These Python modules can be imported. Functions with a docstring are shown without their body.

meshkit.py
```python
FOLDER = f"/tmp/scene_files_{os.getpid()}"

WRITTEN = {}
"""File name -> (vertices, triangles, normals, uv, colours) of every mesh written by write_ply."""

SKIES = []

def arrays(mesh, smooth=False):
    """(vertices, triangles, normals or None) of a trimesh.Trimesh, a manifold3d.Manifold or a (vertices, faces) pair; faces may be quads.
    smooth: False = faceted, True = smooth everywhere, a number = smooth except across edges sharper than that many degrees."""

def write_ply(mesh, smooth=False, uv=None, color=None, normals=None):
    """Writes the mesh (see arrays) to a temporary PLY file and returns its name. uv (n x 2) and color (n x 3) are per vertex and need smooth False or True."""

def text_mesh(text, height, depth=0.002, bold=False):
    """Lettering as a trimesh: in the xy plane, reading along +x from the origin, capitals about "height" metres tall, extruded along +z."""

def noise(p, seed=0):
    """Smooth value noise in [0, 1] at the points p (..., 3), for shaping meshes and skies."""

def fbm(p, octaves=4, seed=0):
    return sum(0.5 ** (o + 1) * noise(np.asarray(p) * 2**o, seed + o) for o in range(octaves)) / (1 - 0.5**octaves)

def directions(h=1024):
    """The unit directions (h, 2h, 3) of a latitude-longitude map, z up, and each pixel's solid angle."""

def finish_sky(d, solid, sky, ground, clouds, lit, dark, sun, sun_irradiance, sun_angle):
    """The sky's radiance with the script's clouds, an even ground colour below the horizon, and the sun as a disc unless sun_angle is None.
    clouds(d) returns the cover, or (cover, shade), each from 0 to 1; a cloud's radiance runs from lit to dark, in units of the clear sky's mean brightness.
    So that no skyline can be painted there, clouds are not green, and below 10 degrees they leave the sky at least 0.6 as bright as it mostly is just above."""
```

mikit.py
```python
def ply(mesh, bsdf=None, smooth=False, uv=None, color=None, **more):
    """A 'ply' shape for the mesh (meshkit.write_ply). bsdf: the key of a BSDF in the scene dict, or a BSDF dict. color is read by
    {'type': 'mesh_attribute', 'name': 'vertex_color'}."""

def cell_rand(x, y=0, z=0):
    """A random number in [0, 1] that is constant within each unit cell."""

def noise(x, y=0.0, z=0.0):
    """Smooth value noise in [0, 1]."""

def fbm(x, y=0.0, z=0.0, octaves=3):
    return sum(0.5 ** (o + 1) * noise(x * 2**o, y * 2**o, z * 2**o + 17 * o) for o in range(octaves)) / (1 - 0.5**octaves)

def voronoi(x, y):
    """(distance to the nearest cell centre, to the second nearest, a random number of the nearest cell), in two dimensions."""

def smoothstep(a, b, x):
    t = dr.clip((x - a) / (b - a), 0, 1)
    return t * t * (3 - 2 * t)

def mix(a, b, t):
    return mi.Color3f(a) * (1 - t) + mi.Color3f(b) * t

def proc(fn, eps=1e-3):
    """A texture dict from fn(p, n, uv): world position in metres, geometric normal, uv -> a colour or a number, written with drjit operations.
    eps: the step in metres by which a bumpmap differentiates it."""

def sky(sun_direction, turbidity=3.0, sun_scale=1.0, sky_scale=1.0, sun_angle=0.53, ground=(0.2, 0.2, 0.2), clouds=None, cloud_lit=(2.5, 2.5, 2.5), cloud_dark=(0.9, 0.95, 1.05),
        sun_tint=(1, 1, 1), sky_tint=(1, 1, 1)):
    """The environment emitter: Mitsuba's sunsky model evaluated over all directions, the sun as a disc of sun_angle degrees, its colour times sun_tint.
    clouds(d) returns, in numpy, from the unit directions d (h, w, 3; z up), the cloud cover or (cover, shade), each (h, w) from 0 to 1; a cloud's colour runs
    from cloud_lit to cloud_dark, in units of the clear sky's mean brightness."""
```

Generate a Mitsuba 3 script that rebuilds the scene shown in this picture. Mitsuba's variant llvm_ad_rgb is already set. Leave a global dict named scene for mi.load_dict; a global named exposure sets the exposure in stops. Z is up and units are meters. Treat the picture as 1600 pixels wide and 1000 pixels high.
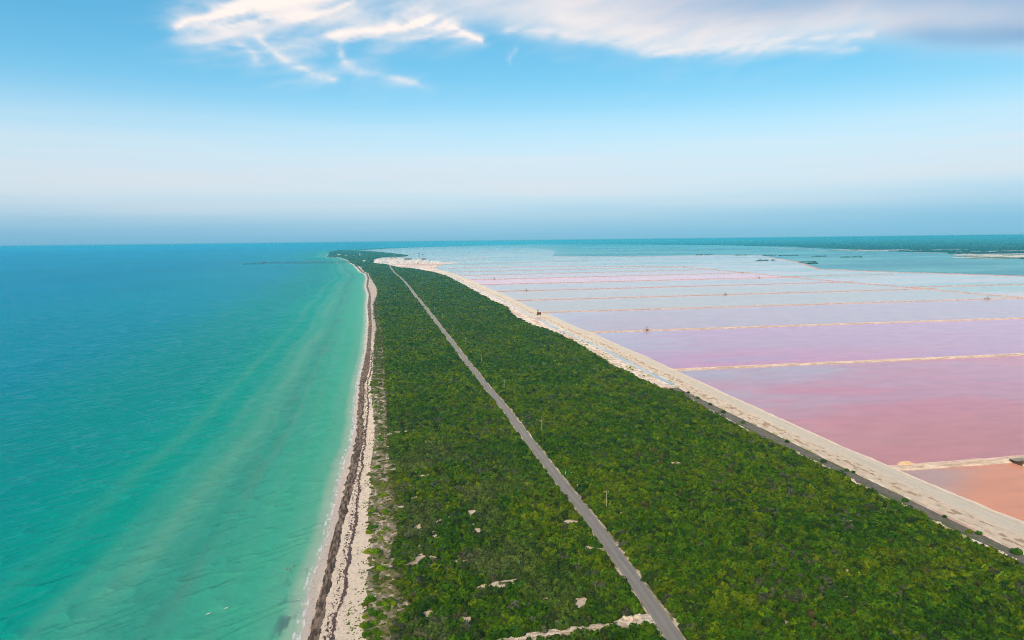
import math, random
import numpy as np, trimesh, manifold3d as m3, shapely
import shapely.geometry as sg
import drjit as dr, mitsuba as mi
import mikit, meshkit
from mikit import noise, fbm, smoothstep, mix, voronoi

random.seed(7)
RNG = np.random.default_rng(7)
T = mi.ScalarTransform4f
scene, labels = {}, {}

# ------------------------------------------------------------------ camera, sky, exposure
CAM_Z, YAW, PITCH, ROLL = 111.2, math.radians(10.4), math.radians(6.19), math.radians(0.645)
fwd = np.array([math.sin(YAW) * math.cos(PITCH), math.cos(YAW) * math.cos(PITCH), -math.sin(PITCH)])
side = np.array([math.cos(YAW), -math.sin(YAW), 0.0])
upv = np.cross(side, fwd)
upv = upv * math.cos(ROLL) + side * math.sin(ROLL)
scene['camera'] = {'type': 'perspective', 'fov': 70.05, 'fov_axis': 'x', 'near_clip': 1.0, 'far_clip': 300000.0,
                   'to_world': T().look_at(origin=[0, 0, CAM_Z], target=(np.array([0, 0, CAM_Z]) + fwd).tolist(), up=upv.tolist()),
                   'medium': {'type': 'ref', 'id': 'haze_air'}}
exposure = 2.40

CIRRUS = [  # (points: azimuth, elevation in degrees; half width at start, middle, end; strength)
    ([(-12.9, 14.6), (-10.6, 15.5), (-8.0, 16.4), (-4.9, 17.3), (-0.7, 18.6)], (0.25, 0.9, 0.8), 1.0),
    ([(-12.2, 14.9), (-9.5, 15.2), (-6.5, 15.6), (-4.0, 16.2), (-1.6, 17.0)], (0.5, 0.55, 0.3), 0.75),
    ([(-10.9, 15.2), (-9.7, 14.3), (-8.8, 13.6), (-8.3, 12.8)], (0.7, 0.45, 0.2), 0.38),
    ([(-12.3, 14.2), (-11.2, 13.6), (-9.9, 13.4)], (0.2, 0.4, 0.2), 0.25),
    ([(-7.8, 14.6), (-6.9, 13.4), (-6.0, 12.8), (-4.6, 12.2), (-3.0, 11.9)], (0.3, 0.36, 0.22), 0.62),
    ([(8.2, 14.9), (6.2, 15.6), (3.9, 16.2), (1.1, 15.7), (-0.8, 15.2), (-2.3, 14.7)], (0.15, 0.62, 0.35), 1.0),
    ([(-1.9, 14.9), (-2.4, 14.1), (-2.2, 13.2), (-1.0, 12.5), (1.9, 12.0), (3.8, 11.7)], (0.45, 0.34, 0.25), 0.5),
    ([(0.2, 14.9), (3.9, 15.1), (6.6, 15.3)], (0.15, 0.32, 0.3), 0.5),
    ([(-12, 13.4), (-7, 15.2), (0, 16.4), (7, 17.4)], (0.5, 1.6, 1.6), 0.22),
    ([(10.1, 15.6), (15.0, 15.0), (18.3, 14.5), (23.0, 13.75), (28.0, 13.6), (33.6, 13.6), (36.0, 13.5)], (0.3, 0.65, 0.25), 0.5),
    ([(20.5, 13.6), (24.0, 13.3), (28.0, 13.2), (31.4, 13.0), (35.0, 12.7)], (0.2, 0.3, 0.15), 0.38),
    ([(10.8, 14.2), (10.2, 13.3)], (0.1, 0.2, 0.1), 0.22),
]


def clouds(d):
    az = np.degrees(np.arctan2(d[..., 0], d[..., 1]))
    el = np.degrees(np.arcsin(np.clip(d[..., 2], -1, 1)))
    a = az * 0.97
    z0 = 0 * a
    w = np.stack([a / 4.0, el / 1.5, z0], -1)
    wx = (meshkit.fbm(w, 5, 3) - 0.5) * 2.6
    wy = (meshkit.fbm(w + 31.7, 5, 4) - 0.5) * 1.5
    f = meshkit.fbm(np.stack([(a + wx * 1.5 + 1.5 * el) / 3.2, (el + wy * 0.8 - 0.25 * a) / 0.7, z0], -1), 5, 5)
    fil = meshkit.fbm(np.stack([(a + wx * 1.2 + 0.9 * el) / 2.4, (el - 0.30 * a + wy * 0.7) / 0.34, z0], -1), 4, 6)  # filaments
    ax, ey = a + wx * 0.8, el + wy * 0.6
    g = lambda x, lo, hi: np.clip((x - lo) / (hi - lo), 0, 1)
    sm = lambda x: x * x * (3 - 2 * x)
    cover = np.zeros_like(a)
    for pts, wd, s in CIRRUS:
        p = np.array(pts) * [0.97, 1]
        cum = np.concatenate([[0], np.cumsum(np.hypot(*np.diff(p, axis=0).T))])
        best, along = np.full(a.shape, 99.0), np.zeros_like(a)
        for k in range(len(p) - 1):
            (x0, y0), (x1, y1) = p[k], p[k + 1]
            dx, dy = x1 - x0, y1 - y0
            t = np.clip(((ax - x0) * dx + (ey - y0) * dy) / (dx * dx + dy * dy), 0, 1)
            q = np.hypot(ax - x0 - t * dx, ey - y0 - t * dy)
            along = np.where(q < best, (cum[k] + t * (cum[k + 1] - cum[k])) / cum[-1], along)
            best = np.minimum(best, q)
        wl = np.interp(along, [0, 0.45, 1], wd) * (0.4 + 1.3 * f)
        core = np.exp(-(best / wl) ** 1.5 * 1.3) * np.clip(2.3 * fil - 0.22, 0, 1.15)
        halo = 0.30 * np.exp(-(best / (wl * 2.8)) ** 2) * f * 1.5
        cover = 1 - (1 - cover) * (1 - np.clip(0.86 * s * (core + halo), 0, 1))
    bright = cover.copy()
    # the broad veil of high cloud to the right, thinning downwards; its upper side is grey blue
    edge = np.interp(a, [-4, 1, 6.8, 13, 18, 23.5, 28, 34, 36, 40, 44, 80], [18.4, 17.3, 15.9, 15.0, 14.1, 13.3, 13.3, 13.4, 12.9, 12.2, 11.2, 9.5])
    veil = sm(g(ey - edge, -0.7, 1.6)) * g(a, 0, 14) * (0.62 + 0.3 * f + 0.12 * fil)
    grey = 0.85 * sm(g(ey - edge, 0.2, 3.4)) * sm(g(a, 8, 32))
    dark = sm(g(a, 33, 39)) * np.exp(-((ey - np.interp(a, [34, 40, 46, 80], [13.5, 12.6, 11.8, 10])) / 1.0) ** 2)
    veil = np.clip(veil, 0, 0.9)
    shade = np.clip(0.12 + 0.78 * grey + 0.7 * dark, 0, 1) * (1 - 0.75 * bright)
    cover = 1 - (1 - cover) * (1 - veil) * (1 - 0.45 * dark)
    # thin far haze bank over the horizon, pale and pinkish above and blue grey below, uneven streaks
    st = meshkit.fbm(np.stack([a / 14.0, el / 0.45, z0], -1), 4, 9)
    top = 2.15 + 0.5 * g(a, 10, 40) + 0.6 * (meshkit.fbm(np.stack([a / 30.0, z0, z0], -1), 2, 11) - 0.5)
    bank = 1 - sm(g(el + (st - 0.5) * 0.8, top - 2.0, top + 2.2))
    pale = np.where(el < 4.0, 1.0, np.exp(-((el - 4.0) / 4.9) ** 2)) * 0.76 * (0.88 + 0.24 * st)
    cover = np.where(el < 15, 1 - (1 - cover) * (1 - (pale * (1 - bank) + 0.74 * bank)), cover)
    shade = np.where(el < 10.5, np.maximum(shade * g(el, 8, 10.5), bank + (1 - bank) * 0.36 * sm(g(-el, -10.5, -3.5))), shade)
    puff = np.exp(-(((a - 42.3) / 0.55) ** 2 + ((el - 2.85 + 0.25 * (f - 0.5)) / 0.22) ** 2))
    cover, shade = np.maximum(cover, 0.5 * puff), np.maximum(shade, 0.75 * puff)
    # elsewhere in the sky the same thin cirrus and veil go on
    far = meshkit.fbm(np.stack([d[..., 0] * 3, d[..., 1] * 3, d[..., 2] * 9], -1), 4, 21)
    out = np.clip(g(np.abs(a - 10), 42, 62) + g(el, 20, 30), 0, 1)
    rest = 0.5 * g(far, 0.4, 0.75)
    low = el < 8
    cover = np.where(low, cover, cover * (1 - out) + rest * out)
    shade = np.where(low, shade, shade * (1 - out) + 0.35 * out)
    return np.clip(cover, 0, 1), np.clip(shade, 0, 1)


SUN = (-0.42, -0.72, 0.62)
scene['sky'] = mikit.sky(SUN, turbidity=2.6, sun_scale=0.57, sun_angle=24, sky_scale=0.93, ground=(0.10, 0.2, 0.2), clouds=clouds,
                         cloud_lit=(3.1, 2.72, 2.52), cloud_dark=(0.57, 1.08, 1.80), sky_tint=(0.50, 0.97, 0.97), sun_tint=(1.0, 0.87, 0.70))

# the air: one box of thin haze round everything
scene['haze_air'] = {'type': 'homogeneous', 'sigma_t': 9.0e-5, 'albedo': {'type': 'rgb', 'value': [0.11, 0.69, 0.94]}}
scene['clear'] = {'type': 'null'}
scene['haze'] = {'type': 'cube', 'to_world': T().translate([0, 20000, 56.2]).scale([90000, 90000, 59.7]), 'bsdf': {'type': 'ref', 'id': 'clear'}, 'interior': {'type': 'ref', 'id': 'haze_air'}}
labels['haze'] = {'label': 'blue sea haze that softens the far coast', 'category': 'haze', 'kind': 'stuff'}


# ------------------------------------------------------------------ helpers
def num(name):
    if name not in scene and name not in labels:
        return name
    k = 1
    while f'{name}_{k:03d}' in scene or f'{name}_{k:03d}' in labels:
        k += 1
    return f'{name}_{k:03d}'


def put(name, mesh, bsdf, smooth=False, parent=None, label=None, **kw):
    key = num(name if parent is None else parent + '__' + name)
    scene[key] = mikit.ply(mesh, bsdf, smooth=smooth, **kw)
    if label and parent:
        labels[key] = {'label': label}
    return key


def struct(name, mesh, bsdf, label, smooth=False, kind='structure', cat=None, **kw):
    key = put(name, mesh, bsdf, smooth, **kw)
    labels[key] = {'label': label, 'category': cat or name.replace('_', ' '), 'kind': kind}
    return key


def tag(key, label, cat, group=None):
    labels[key] = {'label': label, 'category': cat}
    if group:
        labels[key]['group'] = group
    return key


def thing(name, label, cat, group=None):
    return tag(num(name), label, cat, group)


def curve(pts):
    """x as a function of y from surveyed (x, y) points."""
    p = np.array(sorted(pts, key=lambda q: q[1]), float)
    return lambda y: np.interp(y, p[:, 1], p[:, 0])


def n1(y, s, seed):
    y = np.asarray(y, float)
    return meshkit.fbm(np.stack([y / s, 0 * y + seed * 3.7, 0 * y], -1), 3, seed) - 0.5


def n2(x, y, s, seed, o=3):
    return meshkit.fbm(np.stack([x / s, y / s, 0 * x], -1), o, seed)


def grid_faces(r, c):
    i, j = np.meshgrid(np.arange(r - 1), np.arange(c - 1), indexing='ij')
    k = (i * c + j).ravel()
    return np.stack([k, k + 1, k + c + 1, k + c], 1)


def loft(xs, ys, zs, keep=None):
    """A surface through columns xs (rows, cols) at rows ys (rows,) with heights zs (rows, cols)."""
    xs = np.asarray(xs, float)
    yy = np.broadcast_to(np.asarray(ys, float)[:, None], xs.shape) if np.ndim(ys) == 1 else ys
    v = np.stack([xs, yy, np.broadcast_to(zs, xs.shape)], -1).reshape(-1, 3)
    f = grid_faces(*xs.shape)
    if keep is not None:
        f = f[keep[:-1, :-1].ravel()]
    return v, f


def compact(v, f, *more):
    used, inv = np.unique(f, return_inverse=True)
    return (v[used], inv.reshape(f.shape), *[m[used] for m in more])


def sheet(pts, z):
    p = sg.Polygon(pts).buffer(0)
    v, f = trimesh.creation.triangulate_polygon(p, engine='earcut')
    v = np.column_stack([v, np.full(len(v), z)])
    a = v[f]
    flip = np.cross(a[:, 1] - a[:, 0], a[:, 2] - a[:, 0])[:, 2] < 0
    f[flip] = f[flip][:, ::-1]
    return v, f


def box(x0, x1, y0, y1, z0, z1):
    m = trimesh.creation.box([x1 - x0, y1 - y0, z1 - z0])
    m.apply_translation([(x0 + x1) / 2, (y0 + y1) / 2, (z0 + z1) / 2])
    return m


def cyl(p, q, r0, r1=None, n=10):
    p, q = np.asarray(p, float), np.asarray(q, float)
    r1 = r0 if r1 is None else r1
    t = (q - p) / np.linalg.norm(q - p)
    a = np.cross(t, [0, 0, 1.0] if abs(t[2]) < 0.9 else [1.0, 0, 0])
    a /= np.linalg.norm(a)
    b = np.cross(t, a)
    an = np.arange(n) * 2 * np.pi / n
    ring = np.cos(an)[:, None] * a + np.sin(an)[:, None] * b
    v = np.vstack([p + ring * r0, q + ring * r1, [p], [q]])
    i = np.arange(n)
    j = (i + 1) % n
    f = np.vstack([np.stack([i, j, j + n], 1), np.stack([i, j + n, i + n], 1), np.stack([j, i, 0 * i + 2 * n], 1), np.stack([i + n, j + n, 0 * i + 2 * n + 1], 1)])
    return trimesh.Trimesh(v, f, process=False)


def joined(ms):
    return trimesh.util.concatenate(ms)


def moved(m, x, y, z=0, rz=0):
    m = m.copy()
    m.apply_transform(trimesh.transformations.rotation_matrix(rz, [0, 0, 1]))
    m.apply_translation([x, y, z])
    return m


# ------------------------------------------------------------------ materials
def matte(name, fn, rough=0.9, spec=0.25, bump=None):
    b = {'type': 'principled', 'base_color': mikit.proc(fn) if callable(fn) else {'type': 'rgb', 'value': list(fn)}, 'roughness': rough, 'specular': spec}
    if bump:
        b = {'type': 'bumpmap', 'arbitrary': mikit.proc(bump[0], eps=bump[1]), 'scale': 1.0, 'bsdf': b}
    scene[name] = {'type': 'twosided', 'bsdf': b}


def ramp(x, stops):
    c = mi.Color3f(stops[0][1])
    for (a, _), (b, col) in zip(stops[:-1], stops[1:]):
        c = mix(c, col, smoothstep(a, b, x))
    return c


def sea_color(p, n, uv):
    s = uv.x + (fbm(p.x / 90, p.y / 260) - 0.5) * 12 * smoothstep(8, 45, uv.x)
    c = ramp(s, [(0.0, (.44, .50, .45)), (3, (.27, .46, .37)), (8, (.09, .40, .29)), (20, (.050, .385, .275)), (34, (.045, .355, .265)), (44, (.035, .315, .25)),
                 (68, (.030, .335, .27)), (86, (.002, .31, .265)), (150, (.001, .265, .285)), (330, (.001, .25, .385)), (900, (.001, .225, .42)), (4000, (.001, .185, .43))])
    # soft pale bars of sand under water, parallel to the beach and broken along their length
    for at, wd, k, sd in ((60, 6.5, 0.62, 1.0), (41, 2.2, 0.25, 2.0), (52, 2.0, 0.2, 3.0), (75, 3.5, 0.25, 4.0), (98, 5, 0.22, 5.0), (27, 3, 0.2, 6.0)):
        br = 0.35 + 0.65 * smoothstep(0.25, 0.65, fbm(p.y / 170, at * 1.0, sd))
        u = (s - at - (fbm(p.y / 90, sd, 3.0) - 0.5) * 5) / wd
        c = mix(c, (.115, .375, .285), k * br * dr.exp(-u * u))
    c = c * (0.92 + 0.2 * fbm(p.x / 300, p.y / 700))
    # weed on the bottom, in a ragged patch by the beach and along the bar
    weed = smoothstep(0.56, 0.70, fbm(p.x / 3.5, p.y / 9)) * smoothstep(2, 4, uv.x) * smoothstep(10, 6, uv.x) * smoothstep(300, 230, p.y)
    bar = smoothstep(0.45, 0.7, fbm(p.x / 9, p.y / 60)) * smoothstep(34, 40, uv.x) * smoothstep(52, 46, uv.x)
    c = mix(c, (.07, .15, .16), 0.75 * weed)
    return mix(c, (.10, .26, .22), 0.30 * bar)


def waves(p, n, uv):
    a, b = p.x * 0.75 + p.y * 0.66, -p.x * 0.66 + p.y * 0.75
    w = (fbm(p.x / 30, p.y / 30, 0.0, 2) - 0.5) * 5
    r1 = 1 - dr.abs(2 * noise(a / 15, (b + w) / 3.6) - 1)
    r2 = 1 - dr.abs(2 * noise(a / 8 + 50, (b + w) / 1.9) - 1)
    h = r1 * r1 * 0.30 + r2 * r2 * 0.11
    return 2.0 * h + noise(p.x / 1.4, p.y / 1.2, 5.0) * 0.08 + noise(a / 45, b / 11, 9.0) * 0.5


scene['sea_water'] = {'type': 'bumpmap', 'arbitrary': mikit.proc(waves, eps=0.12), 'scale': 1.0, 'bsdf': {'type': 'principled', 'base_color': mikit.proc(sea_color), 'roughness': 0.25, 'specular': 0.011}}

POND_Y = [301, 575, 836, 1091, 1325, 1578, 1838, 2080, 2352, 2632]
POND_C = [(.72, .335, .225), (.63, .245, .345), (.53, .295, .49), (.46, .345, .46), (.45, .40, .42), (.47, .41, .42), (.48, .41, .45), (.78, .41, .50), (.62, .42, .46), (.48, .43, .44), (.56, .42, .44)]


def brine(p, n, uv):
    c = mi.Color3f(POND_C[0])
    for y, col in zip(POND_Y, POND_C[1:]):
        c = dr.select(p.y > y, mi.Color3f(col), c)
    st = fbm(p.x / 110, p.y / 34, 2.0, 4)
    c2 = mix(c, (.50, .33, .47), smoothstep(0.42, 0.72, st) * 0.45 * smoothstep(300, 320, p.y) * smoothstep(1100, 1080, p.y))
    pinkb = smoothstep(700, 600, p.y) * smoothstep(560, 590, p.y) * smoothstep(700, 300, p.x)
    c2 = mix(c2, (.70, .24, .40), 0.6 * pinkb * smoothstep(0.25, 0.6, st))
    south = smoothstep(470, 330, p.y) * smoothstep(300, 310, p.y)
    c2 = mix(c2, (.53, .275, .27), 0.6 * south)
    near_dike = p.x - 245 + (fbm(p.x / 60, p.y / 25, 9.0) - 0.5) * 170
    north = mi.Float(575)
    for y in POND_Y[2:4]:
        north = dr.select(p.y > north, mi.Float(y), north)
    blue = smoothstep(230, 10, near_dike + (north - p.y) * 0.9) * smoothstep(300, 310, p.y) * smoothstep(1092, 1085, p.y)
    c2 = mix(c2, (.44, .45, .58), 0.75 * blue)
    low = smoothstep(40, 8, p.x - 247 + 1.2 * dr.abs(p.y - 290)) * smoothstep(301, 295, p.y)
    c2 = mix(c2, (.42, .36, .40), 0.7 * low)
    fine = fbm(p.x / 16, p.y / 6, 7.0, 3)
    return c2 * (0.92 + 0.16 * fine)


def ripples(p, n, uv):
    return noise(p.x / 2.1, p.y / 1.6) * 0.012 + noise(p.x / 9, p.y / 5, 3.0) * 0.02


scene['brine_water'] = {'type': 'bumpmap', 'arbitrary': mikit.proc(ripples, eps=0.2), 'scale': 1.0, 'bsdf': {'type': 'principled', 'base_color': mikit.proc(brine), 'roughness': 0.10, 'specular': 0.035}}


def evap(p, n, uv):
    st = fbm(p.x / 260, p.y / 160, 4.0, 4)
    c = mix((.30, .32, .30), (.42, .39, .38), smoothstep(0.3, 0.7, st))
    return mix(c, (.56, .37, .37), 0.75 * smoothstep(0.54, 0.66, fbm(p.x / 600, p.y / 110, 8.0, 3)))


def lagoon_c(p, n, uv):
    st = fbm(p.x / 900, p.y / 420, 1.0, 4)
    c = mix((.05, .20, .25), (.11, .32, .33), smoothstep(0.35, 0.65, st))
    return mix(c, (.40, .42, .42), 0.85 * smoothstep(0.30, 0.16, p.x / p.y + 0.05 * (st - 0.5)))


scene['evaporation_water'] = {'type': 'principled', 'base_color': mikit.proc(evap), 'roughness': 0.14, 'specular': 0.5}
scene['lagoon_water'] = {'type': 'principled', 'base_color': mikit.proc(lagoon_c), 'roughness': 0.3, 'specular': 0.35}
scene['canal_water'] = {'type': 'principled', 'base_color': mikit.proc(lambda p, n, uv: mix((.36, .37, .37), (.52, .45, .45), smoothstep(0.45, 0.65, fbm(p.x / 6, p.y / 20)))), 'roughness': 0.08, 'specular': 0.5}


def beach_c(p, n, uv):
    g = fbm(p.x / 1.1, p.y / 1.3)
    big = fbm(p.x / 7, p.y / 18, 3.0)
    dry = mix((.56, .475, .39), (.70, .61, .52), g * 0.7 + big * 0.3)
    wet = mi.Color3f((.47, .42, .39))
    c = mix(wet, dry, smoothstep(1.5, 5.0, uv.x + (big - 0.5) * 2))
    litter = smoothstep(0.60, 0.70, fbm(p.x / 0.7, p.y / 0.9, 6.0)) * smoothstep(5.0, 8.0, uv.x) * smoothstep(14, 11, uv.x)
    foot = smoothstep(0.62, 0.72, noise(p.x / 0.55, p.y / 0.6, 2.0))
    c = mix(c, mix((.24, .185, .175), (.43, .355, .33), fbm(p.x / 1.5, p.y / 9, 12.0)), 0.8 * smoothstep(650, 1000, p.y) * smoothstep(2.5, 4.5, uv.x))
    return mix(c, (.24, .18, .15), 0.5 * litter) * (1 - 0.14 * foot)


matte('beach_sand', beach_c)
matte('seaweed', lambda p, n, uv: mix((.06, .042, .033), (.27, .195, .155), smoothstep(0.33, 0.72, fbm(p.x / 0.7, p.y / 3.2)) * (0.4 + 0.6 * noise(p.x / 0.4, p.y / 0.5))), 0.95)
matte('wrack', lambda p, n, uv: mix((.055, .035, .035), (.15, .10, .095), fbm(p.x / 0.6, p.y / 0.8)), 0.95)
matte('foam', (.58, .60, .62), 0.8)


def spit_c(p, n, uv):
    g = fbm(p.x / 1.6, p.y / 1.6)
    strip = smoothstep(14, 6, p.x) * smoothstep(1100, 700, p.y)
    sand = mix(mix((.40, .35, .27), (.62, .54, .44), g), mix((.17, .145, .10), (.50, .43, .34), smoothstep(0.46, 0.76, fbm(p.x / 1.3, p.y / 1.8, 8.0))), 0.92 * strip)
    soil = mix((.030, .045, .014), (.10, .10, .045), smoothstep(0.35, 0.75, fbm(p.x / 2.3, p.y / 2.3, 4.0)))
    return mix(soil, sand, smoothstep(0.40, 0.60, uv.x + (g - 0.5) * 0.5))


matte('spit_soil', spit_c)


def dike_c(p, n, uv):
    g = fbm(p.x / 2.0, p.y / 2.5)
    c = mix((.47, .395, .325), (.62, .54, .46), g)
    grey = smoothstep(7.5, 9.5, uv.x) * smoothstep(17.5, 15.0, uv.x)
    c = mix(c, mix((.40, .37, .32), (.52, .49, .44), fbm(p.x / 0.9, p.y / 24, 5.0)), grey * 0.9)
    for u in (9.2, 11.0, 13.0, 14.8):
        c = mix(c, (.66, .59, .49), 0.5 * smoothstep(0.5, 0.1, dr.abs(uv.x - u + (noise(p.y / 30) - 0.5) * 0.9)))
    ero = smoothstep(0.52, 0.66, fbm(p.x / 1.2, p.y / 3.4, 9.0)) * smoothstep(0.5, 2, uv.x) * smoothstep(7.5, 5, uv.x)
    c = mix(c, (.27, .17, .10), 0.75 * ero)
    return mix(c, (.70, .62, .56), 0.6 * smoothstep(18, 20, uv.x))


matte('dike_earth', dike_c)


def bank_c(p, n, uv):
    g = fbm(p.x / 3, p.y / 4)
    c = mix((.46, .385, .33), (.68, .60, .54), smoothstep(0.3, 0.7, g))
    c = mix(c, (.44, .28, .25), 0.6 * smoothstep(0.56, 0.66, fbm(p.x / 7, p.y / 40, 3.0)))
    return mix(c, (.30, .28, .06), 0.75 * smoothstep(0.60, 0.68, fbm(p.x / 2.2, p.y / 7, 6.0)) * smoothstep(820, 760, p.y))


matte('bank_sand', bank_c)
matte('divider_earth', lambda p, n, uv: mix(mi.Color3f(1), (.86, .60, .64), smoothstep(500, 1700, p.y)) * mix((.47, .345, .275), (.68, .555, .455), smoothstep(0.25, 0.75, fbm(p.x / 6, p.y / 1.5))) * (0.8 + 0.4 * fbm(p.x / 1.4, p.y / 1.4, 3.0)))
matte('ditch_mud', lambda p, n, uv: mix(mix((.075, .068, .055), (.19, .175, .150), fbm(p.x / 1.1, p.y / 1.3)), (.08, .11, .03), 0.8 * smoothstep(0.55, 0.7, fbm(p.x / 2.5, p.y / 12, 2.0))), 0.8)


def asphalt_c(p, n, uv):
    c = mix((.19, .182, .178), (.255, .245, .238), fbm(p.x / 1.2, p.y / 9) * 0.6 + 0.4 * noise(p.x / 0.25, p.y / 0.3))
    lane = smoothstep(0.75, 0.2, dr.abs(dr.abs(uv.x) - 1.2))
    c = c * (1 - 0.10 * lane)
    patch = smoothstep(0.64, 0.68, fbm(p.x / 2.4, p.y / 16, 7.0))
    return mix(c, (.16, .155, .155), 0.5 * patch)


matte('asphalt', asphalt_c, 0.85)
matte('verge_sand', lambda p, n, uv: mix((.15, .15, .07), (.50, .45, .34), smoothstep(0.3, 0.7, fbm(p.x / 0.9, p.y / 3.4))))
matte('track_sand', lambda p, n, uv: mix((.36, .31, .24), (.64, .57, .49), smoothstep(0.25, 0.7, fbm(p.x / 1.0, p.y / 0.8))))
matte('pale_rock', lambda p, n, uv: mix((.48, .42, .35), (.74, .68, .60), fbm(p.x / 0.5, p.y / 0.5, p.z / 0.5)))
matte('dark_rock', lambda p, n, uv: mix((.07, .06, .055), (.2, .18, .16), fbm(p.x / 0.5, p.y / 0.5, p.z / 0.5)))
scene['leaf'] = {'type': 'twosided', 'bsdf': {'type': 'principled', 'base_color': {'type': 'mesh_attribute', 'name': 'vertex_color'}, 'roughness': 0.8, 'specular': 0.015}}
matte('bark', (.16, .12, .09))
matte('salt', lambda p, n, uv: mix((.58, .53, .52), (.74, .70, .69), fbm(p.x / 9, p.y / 9, p.z / 4)))
matte('salt_ground', lambda p, n, uv: mix((.45, .32, .29), (.66, .57, .53), smoothstep(0.3, 0.7, fbm(p.x / 90, p.y / 40))))
matte('flat_ground', lambda p, n, uv: mix((.10, .12, .08), (.52, .45, .42), smoothstep(0.42, 0.6, fbm(p.x / 120, p.y / 60))))
matte('woodland_soil', lambda p, n, uv: mix((.03, .06, .03), (.07, .09, .05), fbm(p.x / 200, p.y / 200)))
matte('concrete', lambda p, n, uv: mix((.34, .31, .27), (.46, .42, .37), fbm(p.x, p.y, p.z)))
matte('pole_concrete', lambda p, n, uv: mix((.26, .27, .17), (.36, .36, .25), fbm(p.x * 3, p.y * 3, p.z)))
matte('dark_wood', lambda p, n, uv: mix((.045, .028, .022), (.12, .075, .055), fbm(p.x * 2, p.y * 2, p.z * 5)))
matte('grey_wood', lambda p, n, uv: mix((.20, .175, .15), (.34, .30, .26), fbm(p.x * 3, p.y * 1.2, p.z * 3)))
matte('rust', lambda p, n, uv: mix((.16, .05, .035), (.26, .10, .06), fbm(p.x, p.y, p.z)))
matte('steel', (.30, .31, .32), 0.5)
matte('white_paint', (.80, .80, .78), 0.6)
matte('yellow_paint', (.55, .50, .16), 0.6)
matte('roof_tile', (.32, .25, .22))
matte('window_dark', (.05, .06, .07), 0.3)
matte('skin', (.33, .19, .13), 0.6)
matte('hair', (.03, .022, .018), 0.7)
matte('swim_dark', (.03, .03, .04), 0.8)
matte('swim_red', (.30, .05, .05), 0.8)
matte('loader_paint', (.10, .10, .11), 0.5)

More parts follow.
